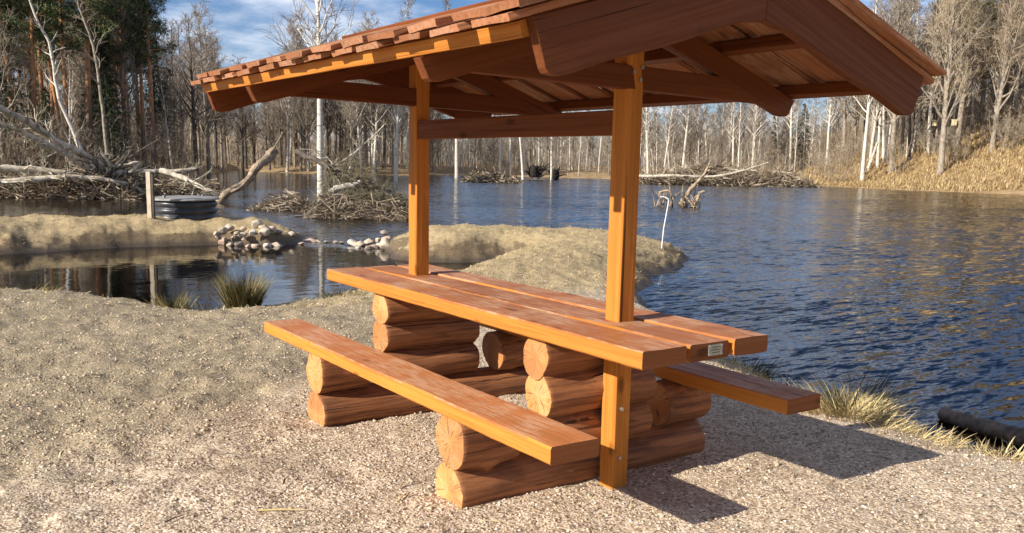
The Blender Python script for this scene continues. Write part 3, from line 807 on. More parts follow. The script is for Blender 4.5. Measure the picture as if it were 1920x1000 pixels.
NT_ = {}
def plant(kind, u, d, label, group=None, hgt=None, var=None, base=None, rz=None, lean=None, cat='tree', sink=.12, thick=1.0, flip=False):
    rg = random.Random(int(u*13+d*7+hash_(kind)))
    x, y = at(u, d); z = (hz(x, y) if base is None else base)-sink
    i = rg.randrange(len(PROTO[kind])) if var is None else var
    tm, cm = PROTO[kind][i]; H0 = {'birch': 16, 'young_birch': 10.5, 'grey_tree': 15, 'oak': 15.5, 'dark_tree': 14, 'pine': 18, 'spruce': 12, 'bare_shrub': 3.6}[kind]
    s = (hgt or H0*rg.uniform(.85, 1.15))/H0
    nm = {'birch': 'birch_tree', 'young_birch': 'birch_tree', 'grey_tree': 'bare_tree', 'oak': 'oak_tree', 'dark_tree': 'bare_tree', 'pine': 'pine_tree', 'spruce': 'spruce_tree', 'bare_shrub': 'bare_shrub'}[kind]
    o = empty(nm, (x, y, z), 0, label, cat, group)
    ls_ = .045 if 'birch' in kind else .025
    o.rotation_euler = (lean[0] if lean else rg.gauss(0, ls_), lean[1] if lean else rg.gauss(0, ls_), rg.random()*6.28 if rz is None else rz)
    o.scale = (s*thick, s*thick, s)
    obj('trunk', tm, o); obj('crown', cm, o)
    return o
rf = random.Random(11)
PLACES = [(0, 'outside the left edge'), (60, 'at the left edge'), (130, 'above the fallen trunks'), (215, 'behind the root tangle'), (330, 'above the well pipe'), (430, 'behind the left roof tip'), (520, 'under the left roof end'),
          (600, 'left of the tall birch'), (690, 'right of the tall birch'), (800, 'behind the far post'), (900, 'right of the far post'), (1020, 'midway between the posts'), (1150, 'left of the near post'),
          (1300, 'right of the near post'), (1400, 'over the wide brush heap'), (1480, 'under the right rafter foot'), (1580, 'under the right roof corner'), (1690, 'left of the nest boxes'), (1800, 'around the nest boxes'), (1920, 'at the right edge'), (9999, 'outside the right edge')]
def place(u): return next(p for k, p in PLACES if u < k)
def scatter(kind, n, u0, u1, d0, d1, label, group, h0, h1, mind=14, edge=1.6):
    used = []
    for _ in range(n*30):
        if len(used) >= n: break
        u = rf.uniform(u0, u1); d = d0+(d1-d0)*rf.random()**edge
        if any(abs(u-a)*d/F < .9 and abs(d-b) < 3 for a, b in used): continue
        x, y = at(u, d)
        if hz(x, y) < ZW+.12: continue
        used.append((u, d)); h_ = rf.uniform(h0, h1)
        lb = '%s %s, %s %s' % ('taller' if h_ > (h0+h1)/2 else 'lower', label, 'front rows' if d < d0+(d1-d0)*.3 else 'farther back', place(u))
        plant(kind, u, d, lb, group, h_)

# trees one can single out
plant('birch', 601, 45, 'tall white birch standing in the water behind the fallen branches, left of the shelter', None, 16.5, 0, ZW-.4, 2.0, (0, 0), thick=.85)
plant('birch', 742, 66, 'slim white birch leaning left in the water just left of the far post', None, 13, 1, ZW-.3, 0.4, (0, 0.0), thick=.9)
plant('birch', 857, 84, 'straight white birch in the lake beside the brush mound, right of the far post', None, 16, 2, ZW-.3, 1.0, thick=1.0)
plant('birch', 982, 96, 'white birch leaning right beside the dark upturned roots', None, 14, 3, ZW-.3, 4.0, (.06, .04), thick=.9)
plant('birch', 1035, 99, 'white birch leaning right between the two dark upturned roots', None, 13, 4, ZW-.3, 2.2, (.05, .06), thick=.8)
plant('pine', 290, 60, 'tall single pine at the right edge of the left wood, crown against the sky', None, 14.5, 0, thick=1.0)
plant('grey_tree', 392, 88, 'tall bare tree with pointed twiggy crown left of the shelter roof', None, 15.5, 1)
plant('grey_tree', 575, 112, 'bare tree with rounded crown just left of the tall birch', None, 16.5, 2)
plant('dark_tree', 455, 105, 'dark slender bare tree under the left end of the roof', None, 13, 0)
plant('birch', 1619, 99, 'pale straight trunk with a snapped stem leaning beside it on the right shore', None, 20, 0, thick=.85)
plant('birch', 1646, 103, 'slender pale trunk, left of a close pair on the right shore', None, 19, 1, thick=.7)
plant('birch', 1656, 106, 'white birch trunk close beside a slender pale trunk on the right shore', None, 19, 2, thick=.7)
plant('grey_tree', 1673, 100, 'pale grey trunk standing right of the white birch on the right shore', None, 20, 3, thick=1.0)
plant('birch', 1700, 104, 'white birch just right of the roof corner on the right shore', None, 19, 3, thick=.7)
plant('oak', 1765, 96, 'thick forked oak nearest the water on the right shore', None, 20, 0, rz=.6, thick=.7)
plant('grey_tree', 1752, 105, 'grey tree carrying the left pale nest box, behind the forked oak', None, 19, 4, thick=.9)
plant('oak', 1792, 104, 'oak carrying the right pale nest box on the right shore', None, 19, 1, rz=2.5, thick=.75)
plant('oak', 1857, 100, 'rightmost pale oak standing apart on the right shore', None, 18, 2, rz=4.0, thick=.6)
# the woods
Lp = 'pine of the left wood'
scatter('pine', 27, -70, 275, 58, 95, Lp, 'pines of the left wood', 11.5, 16.5)
scatter('spruce', 15, -80, 330, 57, 90, 'dark spruce of the left wood', 'spruces of the left wood', 5, 10)
scatter('grey_tree', 20, -80, 350, 56, 90, 'bare grey tree of the left wood', 'bare trees of the left wood', 7, 13)
scatter('young_birch', 12, -60, 340, 55, 75, 'thin pale birch of the left wood', 'thin birches of the left wood', 7, 12)
scatter('dark_tree', 16, 310, 520, 70, 150, 'dark bare tree at the inlet', 'bare trees at the inlet', 9, 15)
scatter('grey_tree', 22, 330, 560, 95, 160, 'bare grey tree in the gap', 'bare trees in the gap', 9, 14)
scatter('grey_tree', 34, 520, 820, 108, 165, 'bare grey tree', 'bare trees behind the tall birch', 11, 18)
scatter('birch', 24, 520, 820, 106, 160, 'white stemmed birch', 'birches behind the tall birch', 12, 18)
scatter('dark_tree', 14, 500, 820, 106, 150, 'dark stemmed bare tree', 'dark trees behind the tall birch', 10, 16)
scatter('spruce', 5, 430, 800, 125, 170, 'small dark spruce', 'spruces behind the tall birch', 6, 9)
scatter('young_birch', 90, 800, 1560, 110, 175, 'thin white birch of the far shore', 'thin birches of the far shore', 8, 12, edge=1.2)
scatter('birch', 34, 800, 1560, 112, 165, 'stout white birch of the far shore', 'tall birches of the far shore', 11, 16)
scatter('grey_tree', 40, 800, 1420, 116, 175, 'bare grey tree of the far shore', 'bare trees of the far shore', 7, 11)
scatter('grey_tree', 10, 1420, 1580, 116, 175, 'small bare grey tree', 'bare trees under the right roof corner', 6, 9)
scatter('spruce', 5, 1450, 1580, 130, 175, 'dark spruce of the far shore', 'spruces under the right roof corner', 7, 10)
scatter('grey_tree', 32, 1570, 2080, 107, 165, 'bare grey tree on the slope', 'bare trees of the right slope', 12, 20)
scatter('oak', 18, 1600, 2080, 112, 160, 'spreading bare oak on the slope', 'oaks of the right slope', 11, 17)
scatter('birch', 16, 1570, 2080, 103, 150, 'white birch on the slope', 'birches of the right slope', 12, 19)
scatter('pine', 9, 1720, 2080, 112, 160, 'green pine on the slope', 'pines of the right slope', 14, 20)
scatter('dark_tree', 8, 1700, 2080, 100, 130, 'dark bare tree on the slope', 'dark trees of the right slope', 7, 12)
scatter('bare_shrub', 40, -100, 1560, 56, 135, 'bare shrub on the shore', 'shrubs of the far shore', 2.2, 4.0)
scatter('bare_shrub', 34, 1560, 2050, 98, 130, 'bare shrub under the oaks', 'shrubs of the right shore', 2.0, 4.2)

# brush and distant wood that read as one mass
def stems(n, u0, u1, d0, d1, h0, h1, w, seed, sprigs=5, edge=1.5):
    g = np.random.default_rng(seed); u = g.uniform(u0, u1, n); d = d0+(d1-d0)*g.random(n)**edge
    ang = np.arctan((u-960)/F)
    x = CAM[0]+d*(np.cos(ang)*hx[0]+np.sin(ang)*hr[0]); y = CAM[1]+d*(np.cos(ang)*hx[1]+np.sin(ang)*hr[1])
    z = height(x, y, False); ok = z > ZW+.08; x, y, z = x[ok], y[ok], z[ok]-.05; n = len(x)
    Hs = g.uniform(h0, h1, n)*g.uniform(.6, 1, n)
    base = np.stack([x, y, z], 1); top = base+np.stack([g.normal(0, .16, n)*Hs, g.normal(0, .16, n)*Hs, Hs], 1)
    tri = []; rv = []
    sd_ = np.array([hr[0], hr[1], 0])
    def strip(p, q_, wd, r_):
        dirv = q_-p; s = np.cross(dirv, g.normal(0, 1, p.shape)); s /= np.linalg.norm(s, axis=1)[:, None]+1e-9
        tri.append(np.stack([p-s*wd, p+s*wd, q_], 1)); rv.append(r_)
    hue = g.random(n)
    strip(base, top, w*np.clip(Hs/4, .6, 2.5)[:, None], hue)
    for k in range(sprigs):
        t = g.uniform(.2, .9, n)[:, None]; p = base+(top-base)*t
        l = Hs[:, None]*g.uniform(.15, .4, (n, 1)); dv = g.normal(0, 1, (n, 3)); dv[:, 2] = np.abs(dv[:, 2])+.5; dv /= np.linalg.norm(dv, axis=1)[:, None]
        q_ = p+dv*l; strip(p, q_, w*.6, np.clip(hue+g.normal(0, .15, n), 0, 1))
        for j in range(2):
            p2 = p+(q_-p)*g.uniform(.3, .9, (n, 1)); dv2 = dv+g.normal(0, .6, (n, 3)); strip(p2, p2+dv2*l*.5, w*.45, np.clip(hue+g.normal(0, .15, n), 0, 1))
    Tt = np.concatenate(tri).reshape(-1, 3); me = mesh_np('stems', Tt, np.arange(len(Tt)).reshape(-1, 3), M['brush_stems'])
    rnd_attr(me, np.concatenate(rv)); return me
tag(obj('shore_brush', stems(4200, 360, 1570, 104, 150, 1.0, 4.2, .020, 1)), 'dense brown bare brush along the whole far shore', 'brush', kind='stuff')
tag(obj('undergrowth', stems(4200, -100, 370, 54, 92, .8, 4.5, .016, 2)), 'tangled dark undergrowth under the pines of the left wood', 'undergrowth', kind='stuff')
tag(obj('slope_brush', stems(3600, 1540, 2150, 107, 165, .8, 4.5, .020, 3)), 'tangled bare brush under the trees of the right slope', 'brush', kind='stuff')
tag(obj('distant_wood', stems(3400, 300, 1600, 150, 230, 6, 10.5, .035, 4, 9, 1.0)), 'hazy mass of bare far-off wood closing the view behind the lake', 'wood', kind='stuff')
tag(obj('distant_wood', stems(1200, 1560, 2200, 140, 220, 6, 13, .04, 5, 9, 1.0)), 'mass of bare wood far up the right slope', 'wood', kind='stuff')
tag(obj('distant_wood', stems(1000, -150, 330, 88, 150, 4, 8.5, .035, 6, 9, 1.0)), 'dark mass of wood far behind the left pines', 'wood', kind='stuff')

# ------------------------------------------------------------------ well pipe and stake on the left bank
def lathe(prof, k, mat, cap=True, smooth=True):
    V = []; n = len(prof)
    for r, z in prof:
        for j in range(k): V.append((r*math.cos(j/k*2*math.pi), r*math.sin(j/k*2*math.pi), z))
    Fc = [(i*k+j, i*k+(j+1) % k, (i+1)*k+(j+1) % k, (i+1)*k+j) for i in range(n-1) for j in range(k)]
    if cap: Fc += [tuple((n-1)*k+j for j in range(k)), tuple(j for j in range(k))[::-1]]
    me = bpy.data.meshes.new('lathe'); me.from_pydata(V, [], Fc); me.materials.append(mat)
    if smooth:
        for p in me.polygons:
            if len(p.vertices) == 4: p.use_smooth = True
    return me
def dist_at(v, hor, z): return F*(CAM[2]-z)/(v-hor)
wx, wy = at(343, 20.4); wz = hz(wx, wy)
WELL = empty('well_pipe', (wx, wy, wz-.06), 0, 'black ribbed plastic well pipe with a grey lid on the left bank', 'well pipe')
prof = []
for k in range(3):
    z0 = k*.14
    for t in np.linspace(0, 1, 9)[:-1]:
        prof.append((.615+.05*math.sin(math.pi*t)**.6, z0+.14*t))
prof.append((.60, .43))
obj('ribbed_wall', lathe(prof, 48, M['black_plastic']), WELL)
ld = obj('lid', lathe([(.60, 0), (.715, .004), (.72, .02), (.70, .04), (.60, .052), (.3, .058), (.02, .06)], 48, M['lid_grey']), WELL, (0, 0, .432))
ld.rotation_euler = (.012, -.015, 0)
for x, y in ((-.45, -.2), (.42, .1)):
    obj('lid_clamp', sweep(rrect(.05, .06, .006), .06, 2, mat=M['lid_grey']), ld, (x, y, .075))
sx, sy = at(277, 19.6); sz = hz(sx, sy)
st = empty('marker_stake', (sx, sy, sz), math.atan2(hx[1], hx[0])-math.pi/2, 'pale sawn wooden stake standing left of the ribbed well pipe', 'stake')
obj('board', sweep(rrect(.085, .05, .004), 1.16, 2, 6, .001, 7, M['pale_wood']), st, (0, 0, .40))
obj('backing_post', sweep(rrect(.05, .07, .004), 1.10, 2, 6, .001, 8, M['dead_dark']), st, (.066, .02, .37))
# bent white pipe at the dyke's tip
px, py = at(1247, 16.6); pz = hz(px, py)
T = Tubes(); P0 = np.array([0, 0, -.15]); rgt = np.array([hr[0], hr[1], 0])
pts = [P0, P0+rgt*.03+[0, 0, .5], P0+rgt*.085+[0, 0, .90], P0+rgt*.095+[0, 0, 1.0], P0+rgt*.085+[0, 0, 1.035], P0+rgt*.03+[0, 0, 1.06], P0-rgt*.06+[0, 0, 1.075]]
T.add(smooth3 := np.array(pts), np.full(len(pts), .010), 10)
o = obj('bent_pipe', T.mesh('bent_pipe', M['white_pipe'])); o.location = (px, py, pz)
tag(o, 'thin white bent pipe sticking out of the right dyke tip', 'pipe')

# ------------------------------------------------------------------ stones at the pond outlet
def stone_mesh(seed):
    g = np.random.default_rng(seed); bm = bmesh.new(); bmesh.ops.create_icosphere(bm, subdivisions=3, radius=1)
    pl_ = [(unit(g.normal(0, 1, 3)), g.uniform(.5, .88)) for _ in range(11)]
    for v in bm.verts:
        c = np.array(v.co)
        for n_, d_ in pl_:
            k = np.dot(c, n_)
            if k > d_: c = c-n_*(k-d_)*.97
        v.co = c*g.uniform(.985, 1.015)
    me = bpy.data.meshes.new('stone'); bm.to_mesh(me); bm.free(); me.materials.append(M['granite'])
    me.polygons.foreach_set('use_smooth', np.ones(len(me.polygons), bool)); return me
SM = [stone_mesh(i) for i in range(8)]
rs = random.Random(3)
def stone(u, v, z, wpx, label, group=None, asp=.72, lift=0):
    """stone seen centred at (u,v), standing at height z"""
    p = G(u, v, z); d = np.hypot(p[0]-CAM[0], p[1]-CAM[1]); r = wpx*d/F/2
    o = obj('stone', SM[rs.randrange(8)]); o.location = p
    o.scale = (r*rs.uniform(.9, 1.12), r*rs.uniform(.85, 1.1), r*asp*rs.uniform(.85, 1.15)); o.rotation_euler = (rs.uniform(-.3, .3), rs.uniform(-.3, .3), rs.uniform(0, 6.3))
    tag(o, label, 'stone', group); return o
gl = 'rounded granite stone in the heap at the tip of the left bank'
for (u, v, z, w) in [(417, 434, -.02, 22), (432, 428, .02, 20), (418, 452, -.22, 20), (440, 447, -.18, 22), (455, 440, -.08, 16), (462, 452, -.22, 24), (448, 458, -.27, 18),
                     (432, 459, -.28, 16), (497, 437, -.05, 24), (472, 436, -.03, 18), (487, 450, -.22, 26), (506, 452, -.24, 22), (520, 446, -.18, 24), (500, 461, -.28, 20),
                     (519, 460, -.28, 20), (478, 461, -.29, 16), (511, 431, .0, 18), (524, 436, -.06, 18), (458, 430, .02, 14), (410, 446, -.14, 16), (405, 438, -.05, 13), (536, 449, -.22, 18), (466, 464, -.3, 14), (443, 438, -.05, 14)]:
    stone(u, v, z, w*1.05, gl, 'stones heaped at the left bank')
stone(480, 420, .10, 25, 'pink granite stone on top of the heap at the left bank')
stone(494, 427, .05, 20, 'pinkish stone just below the top stone of the left heap')
stone(547, 439, -.12, 20, 'white angular stone at the right edge of the left heap')
gs = 'pale flat stone in the low row across the pond outlet'
for (u, v, w) in [(528, 453, 22), (541, 455, 18), (557, 452, 24), (571, 451, 18), (584, 452, 22), (563, 457, 16), (598, 453, 14), (612, 453, 12), (628, 454, 13), (642, 455, 13)]:
    stone(u, v, -.28, w, gs, 'stones across the outlet', .4)
gr_ = 'pale stone in the low heap at the left end of the right dyke'
for (u, v, z, w) in [(664, 457, -.26, 24), (678, 458, -.26, 20), (692, 454, -.22, 22), (702, 464, -.28, 20), (716, 461, -.26, 20), (690, 466, -.29, 15), (709, 452, -.18, 16), (726, 448, -.12, 22), (744, 452, -.16, 20), (672, 466, -.3, 14), (740, 465, -.28, 20)]:
    stone(u, v, z, w*1.05, gr_, 'stones at the right dyke')
stone(727, 460, -.2, 30, 'large whitish angular stone at the left end of the right dyke', None, 1.0)
stone(722, 436, -.02, 17, 'brown rounded stone topping the right dyke heap')

# ------------------------------------------------------------------ logs and fallen trees
def fallen(name, label, cat, polys, wood_='dead_wood', twig_='dead_twig', loc=None, group=None):
    """polys: list of dict(P=points, R=(r0,r1), nb, lf, subs, twigs, k); first point of the first one is the base"""
    base = np.array(polys[0]['P'][0]) if loc is None else np.array(loc)
    o = empty(name, base, 0, label, cat, group); TR, CR = Tubes(), Tubes(); rg = np.random.default_rng(hash_(label))
    for d in polys:
        P = np.array(smooth_pts3(np.array(d['P'], float)-base, 4)); R = np.linspace(d['R'][0], d['R'][1], len(P))*(1+rg.normal(0, .06, len(P)))
        P = P+rg.normal(0, d['R'][0]*.12, P.shape)
        TR.add(P, np.abs(R), d.get('k', 8))
        if d.get('nb'):
            limbs(rg, TR, CR, P, R, d.get('t0', .15), d['nb'], d.get('lf', .25), d.get('ang', .8), d.get('up', .02), d.get('subs', 3), d.get('twigs', 3), d.get('tw', .010), droop=d.get('droop', 0))
    obj('trunk', TR.mesh('trunk', M[wood_]), o)
    if CR.n: obj('branches', CR.mesh('branches', M[twig_]), o)['kind'] = 'stuff'
    return o
def smooth_pts3(P, n):
    out = []
    for i in range(len(P)-1):
        p0, p1, p2, p3 = P[max(i-1, 0)], P[i], P[i+1], P[min(i+2, len(P)-1)]
        for t in np.linspace(0, 1, n, endpoint=False):
            out.append(.5*((2*p1)+(-p0+p2)*t+(2*p0-5*p1+4*p2-p3)*t*t+(-p0+3*p1-3*p2+p3)*t**3))
    out.append(P[-1]); return out
def pix(lst): return [PD(u, v, d) for u, v, d in lst]
B = 'dead_wood'
fallen('fallen_tree', 'thick pale fallen trunk slanting up to the left edge, upper of two', 'fallen tree', [dict(P=pix([(205, 330, 41), (160, 295, 40), (100, 262, 39), (50, 228, 38), (-10, 200, 37), (-80, 170, 36)]), R=(.20, .09), nb=16, lf=.22, subs=3, twigs=2)])
fallen('fallen_tree', 'thinner pale fallen trunk slanting up to the left edge, lower of two', 'fallen tree', [dict(P=pix([(190, 338, 40.5), (140, 300, 39.5), (80, 268, 38.5), (30, 243, 38), (-40, 225, 37)]), R=(.15, .07), nb=14, lf=.25, subs=4, twigs=2)])
fallen('fallen_tree', 'pale horizontal trunk lying low over the water behind the stake', 'fallen tree', [dict(P=pix([(-60, 318, 40), (40, 317, 40), (120, 325, 40), (200, 326, 40), (270, 322, 40), (340, 320, 40), (366, 317, 40)]), R=(.15, .07), nb=18, lf=.13, subs=4, twigs=3)])
fallen('fallen_tree', 'pale trunk lying on the water left of the stake, lowest of the pile', 'fallen tree', [dict(P=pix([(-60, 345, 39), (20, 340, 39), (90, 334, 39), (160, 333, 39), (240, 345, 39), (268, 362, 39)]), R=(.13, .06), nb=18, lf=.16, subs=4, twigs=3)])
fallen('fallen_tree', 'pale twisted limb reaching right from the pile behind the well pipe', 'fallen tree', [dict(P=pix([(300, 320, 38.5), (340, 333, 38), (370, 348, 37.5), (400, 360, 37), (412, 372, 37)]), R=(.12, .06), nb=12, lf=.3, subs=4, twigs=2, ang=1.1),
    dict(P=pix([(250, 318, 39), (262, 305, 39), (215, 312, 39), (200, 300, 39), (190, 285, 39)]), R=(.09, .04), nb=4, lf=.3)])
# root tangle in the middle of the pile
rg9 = np.random.default_rng(99); rl = []
c9 = PD(195, 335, 39.5)
for k in range(46):
    a = rg9.uniform(0, 6.3); e = rg9.uniform(-.5, .8); L = rg9.uniform(.7, 1.9)
    d9 = np.array([hr[0]*math.cos(a), hr[1]*math.cos(a), math.sin(a)*.8])+rg9.normal(0, .25, 3)
    p1 = c9+d9*.15; rl.append(dict(P=[p1, p1+d9*L*.5+rg9.normal(0, .12, 3), p1+d9*L+rg9.normal(0, .2, 3)], R=(rg9.uniform(.03, .09), .015), k=5, nb=2, lf=.4, subs=1, twigs=1))
fallen('root_plate', 'tangled root plate of the fallen trees left of the stake', 'roots', rl, 'dead_dark', 'dead_twig', loc=c9)
def heap(name, label, u0, u1, v0, v1, d, n, seed, mat='brush_stems', depth=1.2, lmul=.35, w=.012, top=1.0, base_z=ZW):
    """dome of loose sticks, seen between columns u0..u1 from height v0 down to the water"""
    g = np.random.default_rng(seed); a = PD(u0, v1, d); b_ = PD(u1, v1, d); c = (a+b_)/2; half_w = np.linalg.norm(b_-a)/2
    hh = (v1-v0)*d/F
    t = g.uniform(-1, 1, n); yy = g.uniform(-1, 1, n)
    envelope = np.sqrt(np.clip(1-t*t, 0, 1))*(.55+.45*np.interp(t, np.linspace(-1, 1, 9), g.random(9)))
    zz_ = g.random(n)**1.2*hh*envelope*np.sqrt(np.clip(1-yy*yy, .05, 1))
    p = np.stack([c[0]+t*half_w*hr[0]+yy*depth*hx[0], c[1]+t*half_w*hr[1]+yy*depth*hx[1], base_z+zz_-.04], 1)
    dv = np.stack([hr[0]*g.normal(0, 1, n)+hx[0]*g.normal(0, .6, n), hr[1]*g.normal(0, 1, n)+hx[1]*g.normal(0, .6, n), g.normal(.05, .42, n)], 1)
    dv /= np.linalg.norm(dv, axis=1)[:, None]; L = (g.gamma(2.0, .5, (n, 1))*lmul*half_w*.5+.15); L = np.minimum(L, half_w*.6)
    tri = []; rv = []; hue = g.random(n)
    ww = w*g.uniform(.6, 2.2, (n, 1))
    for j in range(2):
        s = np.cross(dv, g.normal(0, 1, (n, 3))); s /= np.linalg.norm(s, axis=1)[:, None]
        p0, p1 = p-dv*L/2, p+dv*L/2
        tri += [np.stack([p0-s*ww, p0+s*ww, p1+s*ww*.4], 1), np.stack([p0-s*ww, p1+s*ww*.4, p1-s*ww*.4], 1)]; rv += [hue, hue]
    V = np.concatenate(tri).reshape(-1, 3)-c; me = mesh_np(name, V, np.arange(len(V)).reshape(-1, 3), M[mat]); rnd_attr(me, np.concatenate(rv))
    o = obj(name, me, None, c); return tag(o, label, 'brush')
heap('brush_pile', 'matted dry twigs lying in the water under the left fallen trunks', -60, 290, 312, 374, 41, 3600, 21, depth=1.6, w=.016)
heap('brush_pile', 'dark brown brush behind the lid of the well pipe', 290, 420, 322, 372, 42, 900, 22, depth=1.2, w=.016)
# log rising from the water right of the well pipe
fallen('snag_log', 'thick broken log rising from the water right of the well pipe', 'log', [dict(P=pix([(405, 385, 36), (425, 362, 36), (450, 350, 36.5), (470, 333, 37), (480, 315, 37), (500, 298, 37.5), (514, 284, 38)]), R=(.13, .19)), dict(P=pix([(425, 362, 36), (445, 356, 36), (470, 330, 36.2), (485, 305, 36.5)]), R=(.07, .03)),
    dict(P=pix([(500, 298, 37.5), (515, 275, 37.6), (530, 250, 37.8)]), R=(.05, .02))], 'dead_mid')
# fallen crown in the water left of the far post
fallen('fallen_tree', 'dark fallen tree with dense twiggy crown in the water left of the far post', 'fallen tree', [dict(P=pix([(556, 284, 30), (600, 305, 29.5), (650, 330, 29), (695, 350, 28.6), (745, 378, 28), (775, 400, 27.6)]), R=(.10, .05), nb=44, lf=.20, subs=7, twigs=5, ang=1.0, up=-.05, tw=.008, t0=.2),
    dict(P=pix([(610, 400, 28.6), (640, 375, 28.4), (690, 372, 28.2), (740, 392, 28)]), R=(.06, .03), nb=26, lf=.30, subs=6, twigs=5, ang=1.0, tw=.009, t0=.05)], 'dead_dark', 'moss_twig')
fallen('birch_log', 'short pale birch log caught in the twiggy fallen crown', 'log', [dict(P=pix([(618, 357, 28.6), (640, 352, 28.6), (668, 346, 28.6), (678, 343, 28.6)]), R=(.11, .09))], 'birch')
heap('brush_pile', 'greenish brown twig heap in the water left of the far post', 585, 775, 340, 406, 28.3, 2600, 23, depth=1.4, w=.008)
heap('brush_pile', 'low brown mat of twigs and sod left of the twiggy fallen crown', 480, 600, 348, 384, 32, 1500, 24, depth=1.2, w=.010)
fallen('fallen_tree', 'thin pale pole leaning up to the right over the fallen crown', 'fallen tree', [dict(P=pix([(625, 312, 31), (660, 290, 31), (700, 255, 31.5), (720, 235, 31.5)]), R=(.03, .012), nb=5, lf=.2)])
fallen('fallen_tree', 'thin crooked pale branch standing left of the tall birch foot', 'fallen tree', [dict(P=pix([(640, 350, 34), (625, 310, 34), (600, 285, 34), (565, 280, 34)]), R=(.04, .012), nb=5, lf=.25)])
heap('brush_pile', 'dark brush mound in the lake right of the straight white birch', 868, 975, 316, 344, 80, 1300, 25, depth=2.2, w=.03)
heap('brush_pile', 'wide heap of cut brush on the far bank beyond the right post', 1195, 1520, 300, 345, 92, 5200, 26, depth=4.0, w=.03, lmul=.25)
fallen('fallen_tree', 'pale trunk lying along the foot of the wide brush heap', 'fallen tree', [dict(P=pix([(1195, 330, 86), (1260, 330, 86), (1340, 331, 87), (1400, 318, 88), (1440, 305, 89)]), R=(.16, .07), nb=10, lf=.12)])
# upturned roots on the far shore
def rootplate(u, v, d, wpx, hpx, label):
    c = PD(u, v, d); w = wpx*d/F; h_ = hpx*d/F; g = np.random.default_rng(int(u)); o = empty('root_plate', (c[0], c[1], ZW), 0, label, 'roots')
    me = stone_mesh(int(u)); me.materials.clear(); me.materials.append(M['root_soil'])
    q_ = obj('soil', me, o, (0, 0, h_*.42)); q_.scale = (w*.42, w*.3, h_*.55)
    T = Tubes()
    for k in range(34):
        a = g.uniform(-.3, 3.4); dv = np.array([hr[0]*math.cos(a), hr[1]*math.cos(a), math.sin(a)])+g.normal(0, .35, 3)
        p = np.array([0, 0, h_*.35])+g.normal(0, .12*w, 3); T.add(np.array([p, p+dv*w*.3, p+dv*w*g.uniform(.32, .5)+g.normal(0, .15, 3)]), np.array([.09, .07, .02]), 5)
    obj('roots', T.mesh('roots', M['root_soil']), o)
rootplate(1004, 330, 97, 36, 32, 'tall dark upturned root plate by the leaning birches')
rootplate(1040, 328, 100, 26, 22, 'smaller dark root mound right of the tall upturned root plate')
# stump with twisted roots beyond the dyke
sb = G(1262, 388, ZW); ds = np.hypot(sb[0]-CAM[0], sb[1]-CAM[1])
rg5 = np.random.default_rng(55)
ll = [dict(P=pix([(1275, 385, ds), (1290, 362, ds), (1302, 348, ds), (1318, 330, ds), (1328, 312, ds), (1334, 296, ds)]), R=(.12, .02)),
      dict(P=pix([(1300, 390, ds-.2), (1308, 372, ds-.2), (1312, 362, ds-.2), (1322, 358, ds-.2)]), R=(.10, .04)),
      dict(P=pix([(1240, 372, ds-.3), (1236, 362, ds-.3), (1252, 358, ds-.3), (1260, 366, ds-.3), (1258, 385, ds-.3)]), R=(.06, .04))]
for k in range(26):
    u0 = rg5.uniform(1225, 1312); v0 = rg5.uniform(370, 388); an = rg5.uniform(.2, 2.9); L = rg5.uniform(12, 38)
    ll.append(dict(P=pix([(u0, 390, ds+rg5.normal(0, .3)), (u0+math.cos(an)*L*.5, v0-math.sin(an)*L*.3, ds+rg5.normal(0, .3)), (u0+math.cos(an)*L, v0-math.sin(an)*L, ds+rg5.normal(0, .3))]), R=(rg5.uniform(.02, .06), .012), k=5))
fallen('tree_stump', 'twisted grey stump with roots in the lake right of the near post', 'stump', ll, 'dead_mid', 'dead_twig', loc=sb)
# dark log in the shallows and leaning poles
lp = [G(1772, 778, ZW+.04), G(1830, 796, ZW+.05), G(1900, 816, ZW+.06), G(1990, 842, ZW+.06)]
fallen('sunken_log', 'dark wet log floating at the right edge near the shore', 'log', [dict(P=lp, R=(.05, .066), k=12)], 'wet_log')
fallen('leaning_pole', 'white snapped stem leaning right on the right shore', 'fallen tree', [dict(P=pix([(1628, 316, 98), (1637, 292, 98), (1645, 268, 98)]), R=(.17, .12))], 'dead_wood')
fallen('leaning_tree', 'thin white stem bowing from upper left down into the left pile', 'tree', [dict(P=pix([(152, 285, 50), (135, 240, 50), (112, 190, 50), (102, 140, 50), (92, 80, 50), (70, 40, 50), (45, -30, 50)]), R=(.11, .04), nb=12, lf=.15, subs=3, twigs=3, t0=.4)], 'birch', 'twig')
fallen('leaning_tree', 'slim bare grey stem curving left above the fallen trunks', 'tree', [dict(P=pix([(200, 290, 52), (195, 230, 52), (188, 170, 52), (178, 100, 52), (162, 50, 52), (145, 0, 52), (135, -60, 52)]), R=(.10, .04), nb=14, lf=.15, subs=3, twigs=3, t0=.35)], 'bark_grey', 'twig')
# nest boxes
for u, v, d, lab in ((1753, 231, 104.6, 'left pale wooden nest box hung on a grey trunk behind the forked oak'), (1789, 230, 103.5, 'right pale wooden nest box hung on an oak trunk')):
    p = PD(u, v, d); o = empty('nest_box', p-np.array([0, 0, .3]), math.atan2(hx[1], hx[0])-math.pi/2, lab, 'nest box')
    obj('box', sweep(rrect(.38, .34, .01), .55, 2, mat=M['nest_box_wood']), o, (0, 0, .28)); obj('roof', sweep(rrect(.46, .42, .01), .05, 2, mat=M['nest_box_wood']), o, (0, 0, .582))
    obj('entrance_hole', lathe([(.05, 0), (.05, .01)], 12, M['root_soil']), o, (0, -.172, .38)).rotation_euler = (math.pi/2, 0, 0)

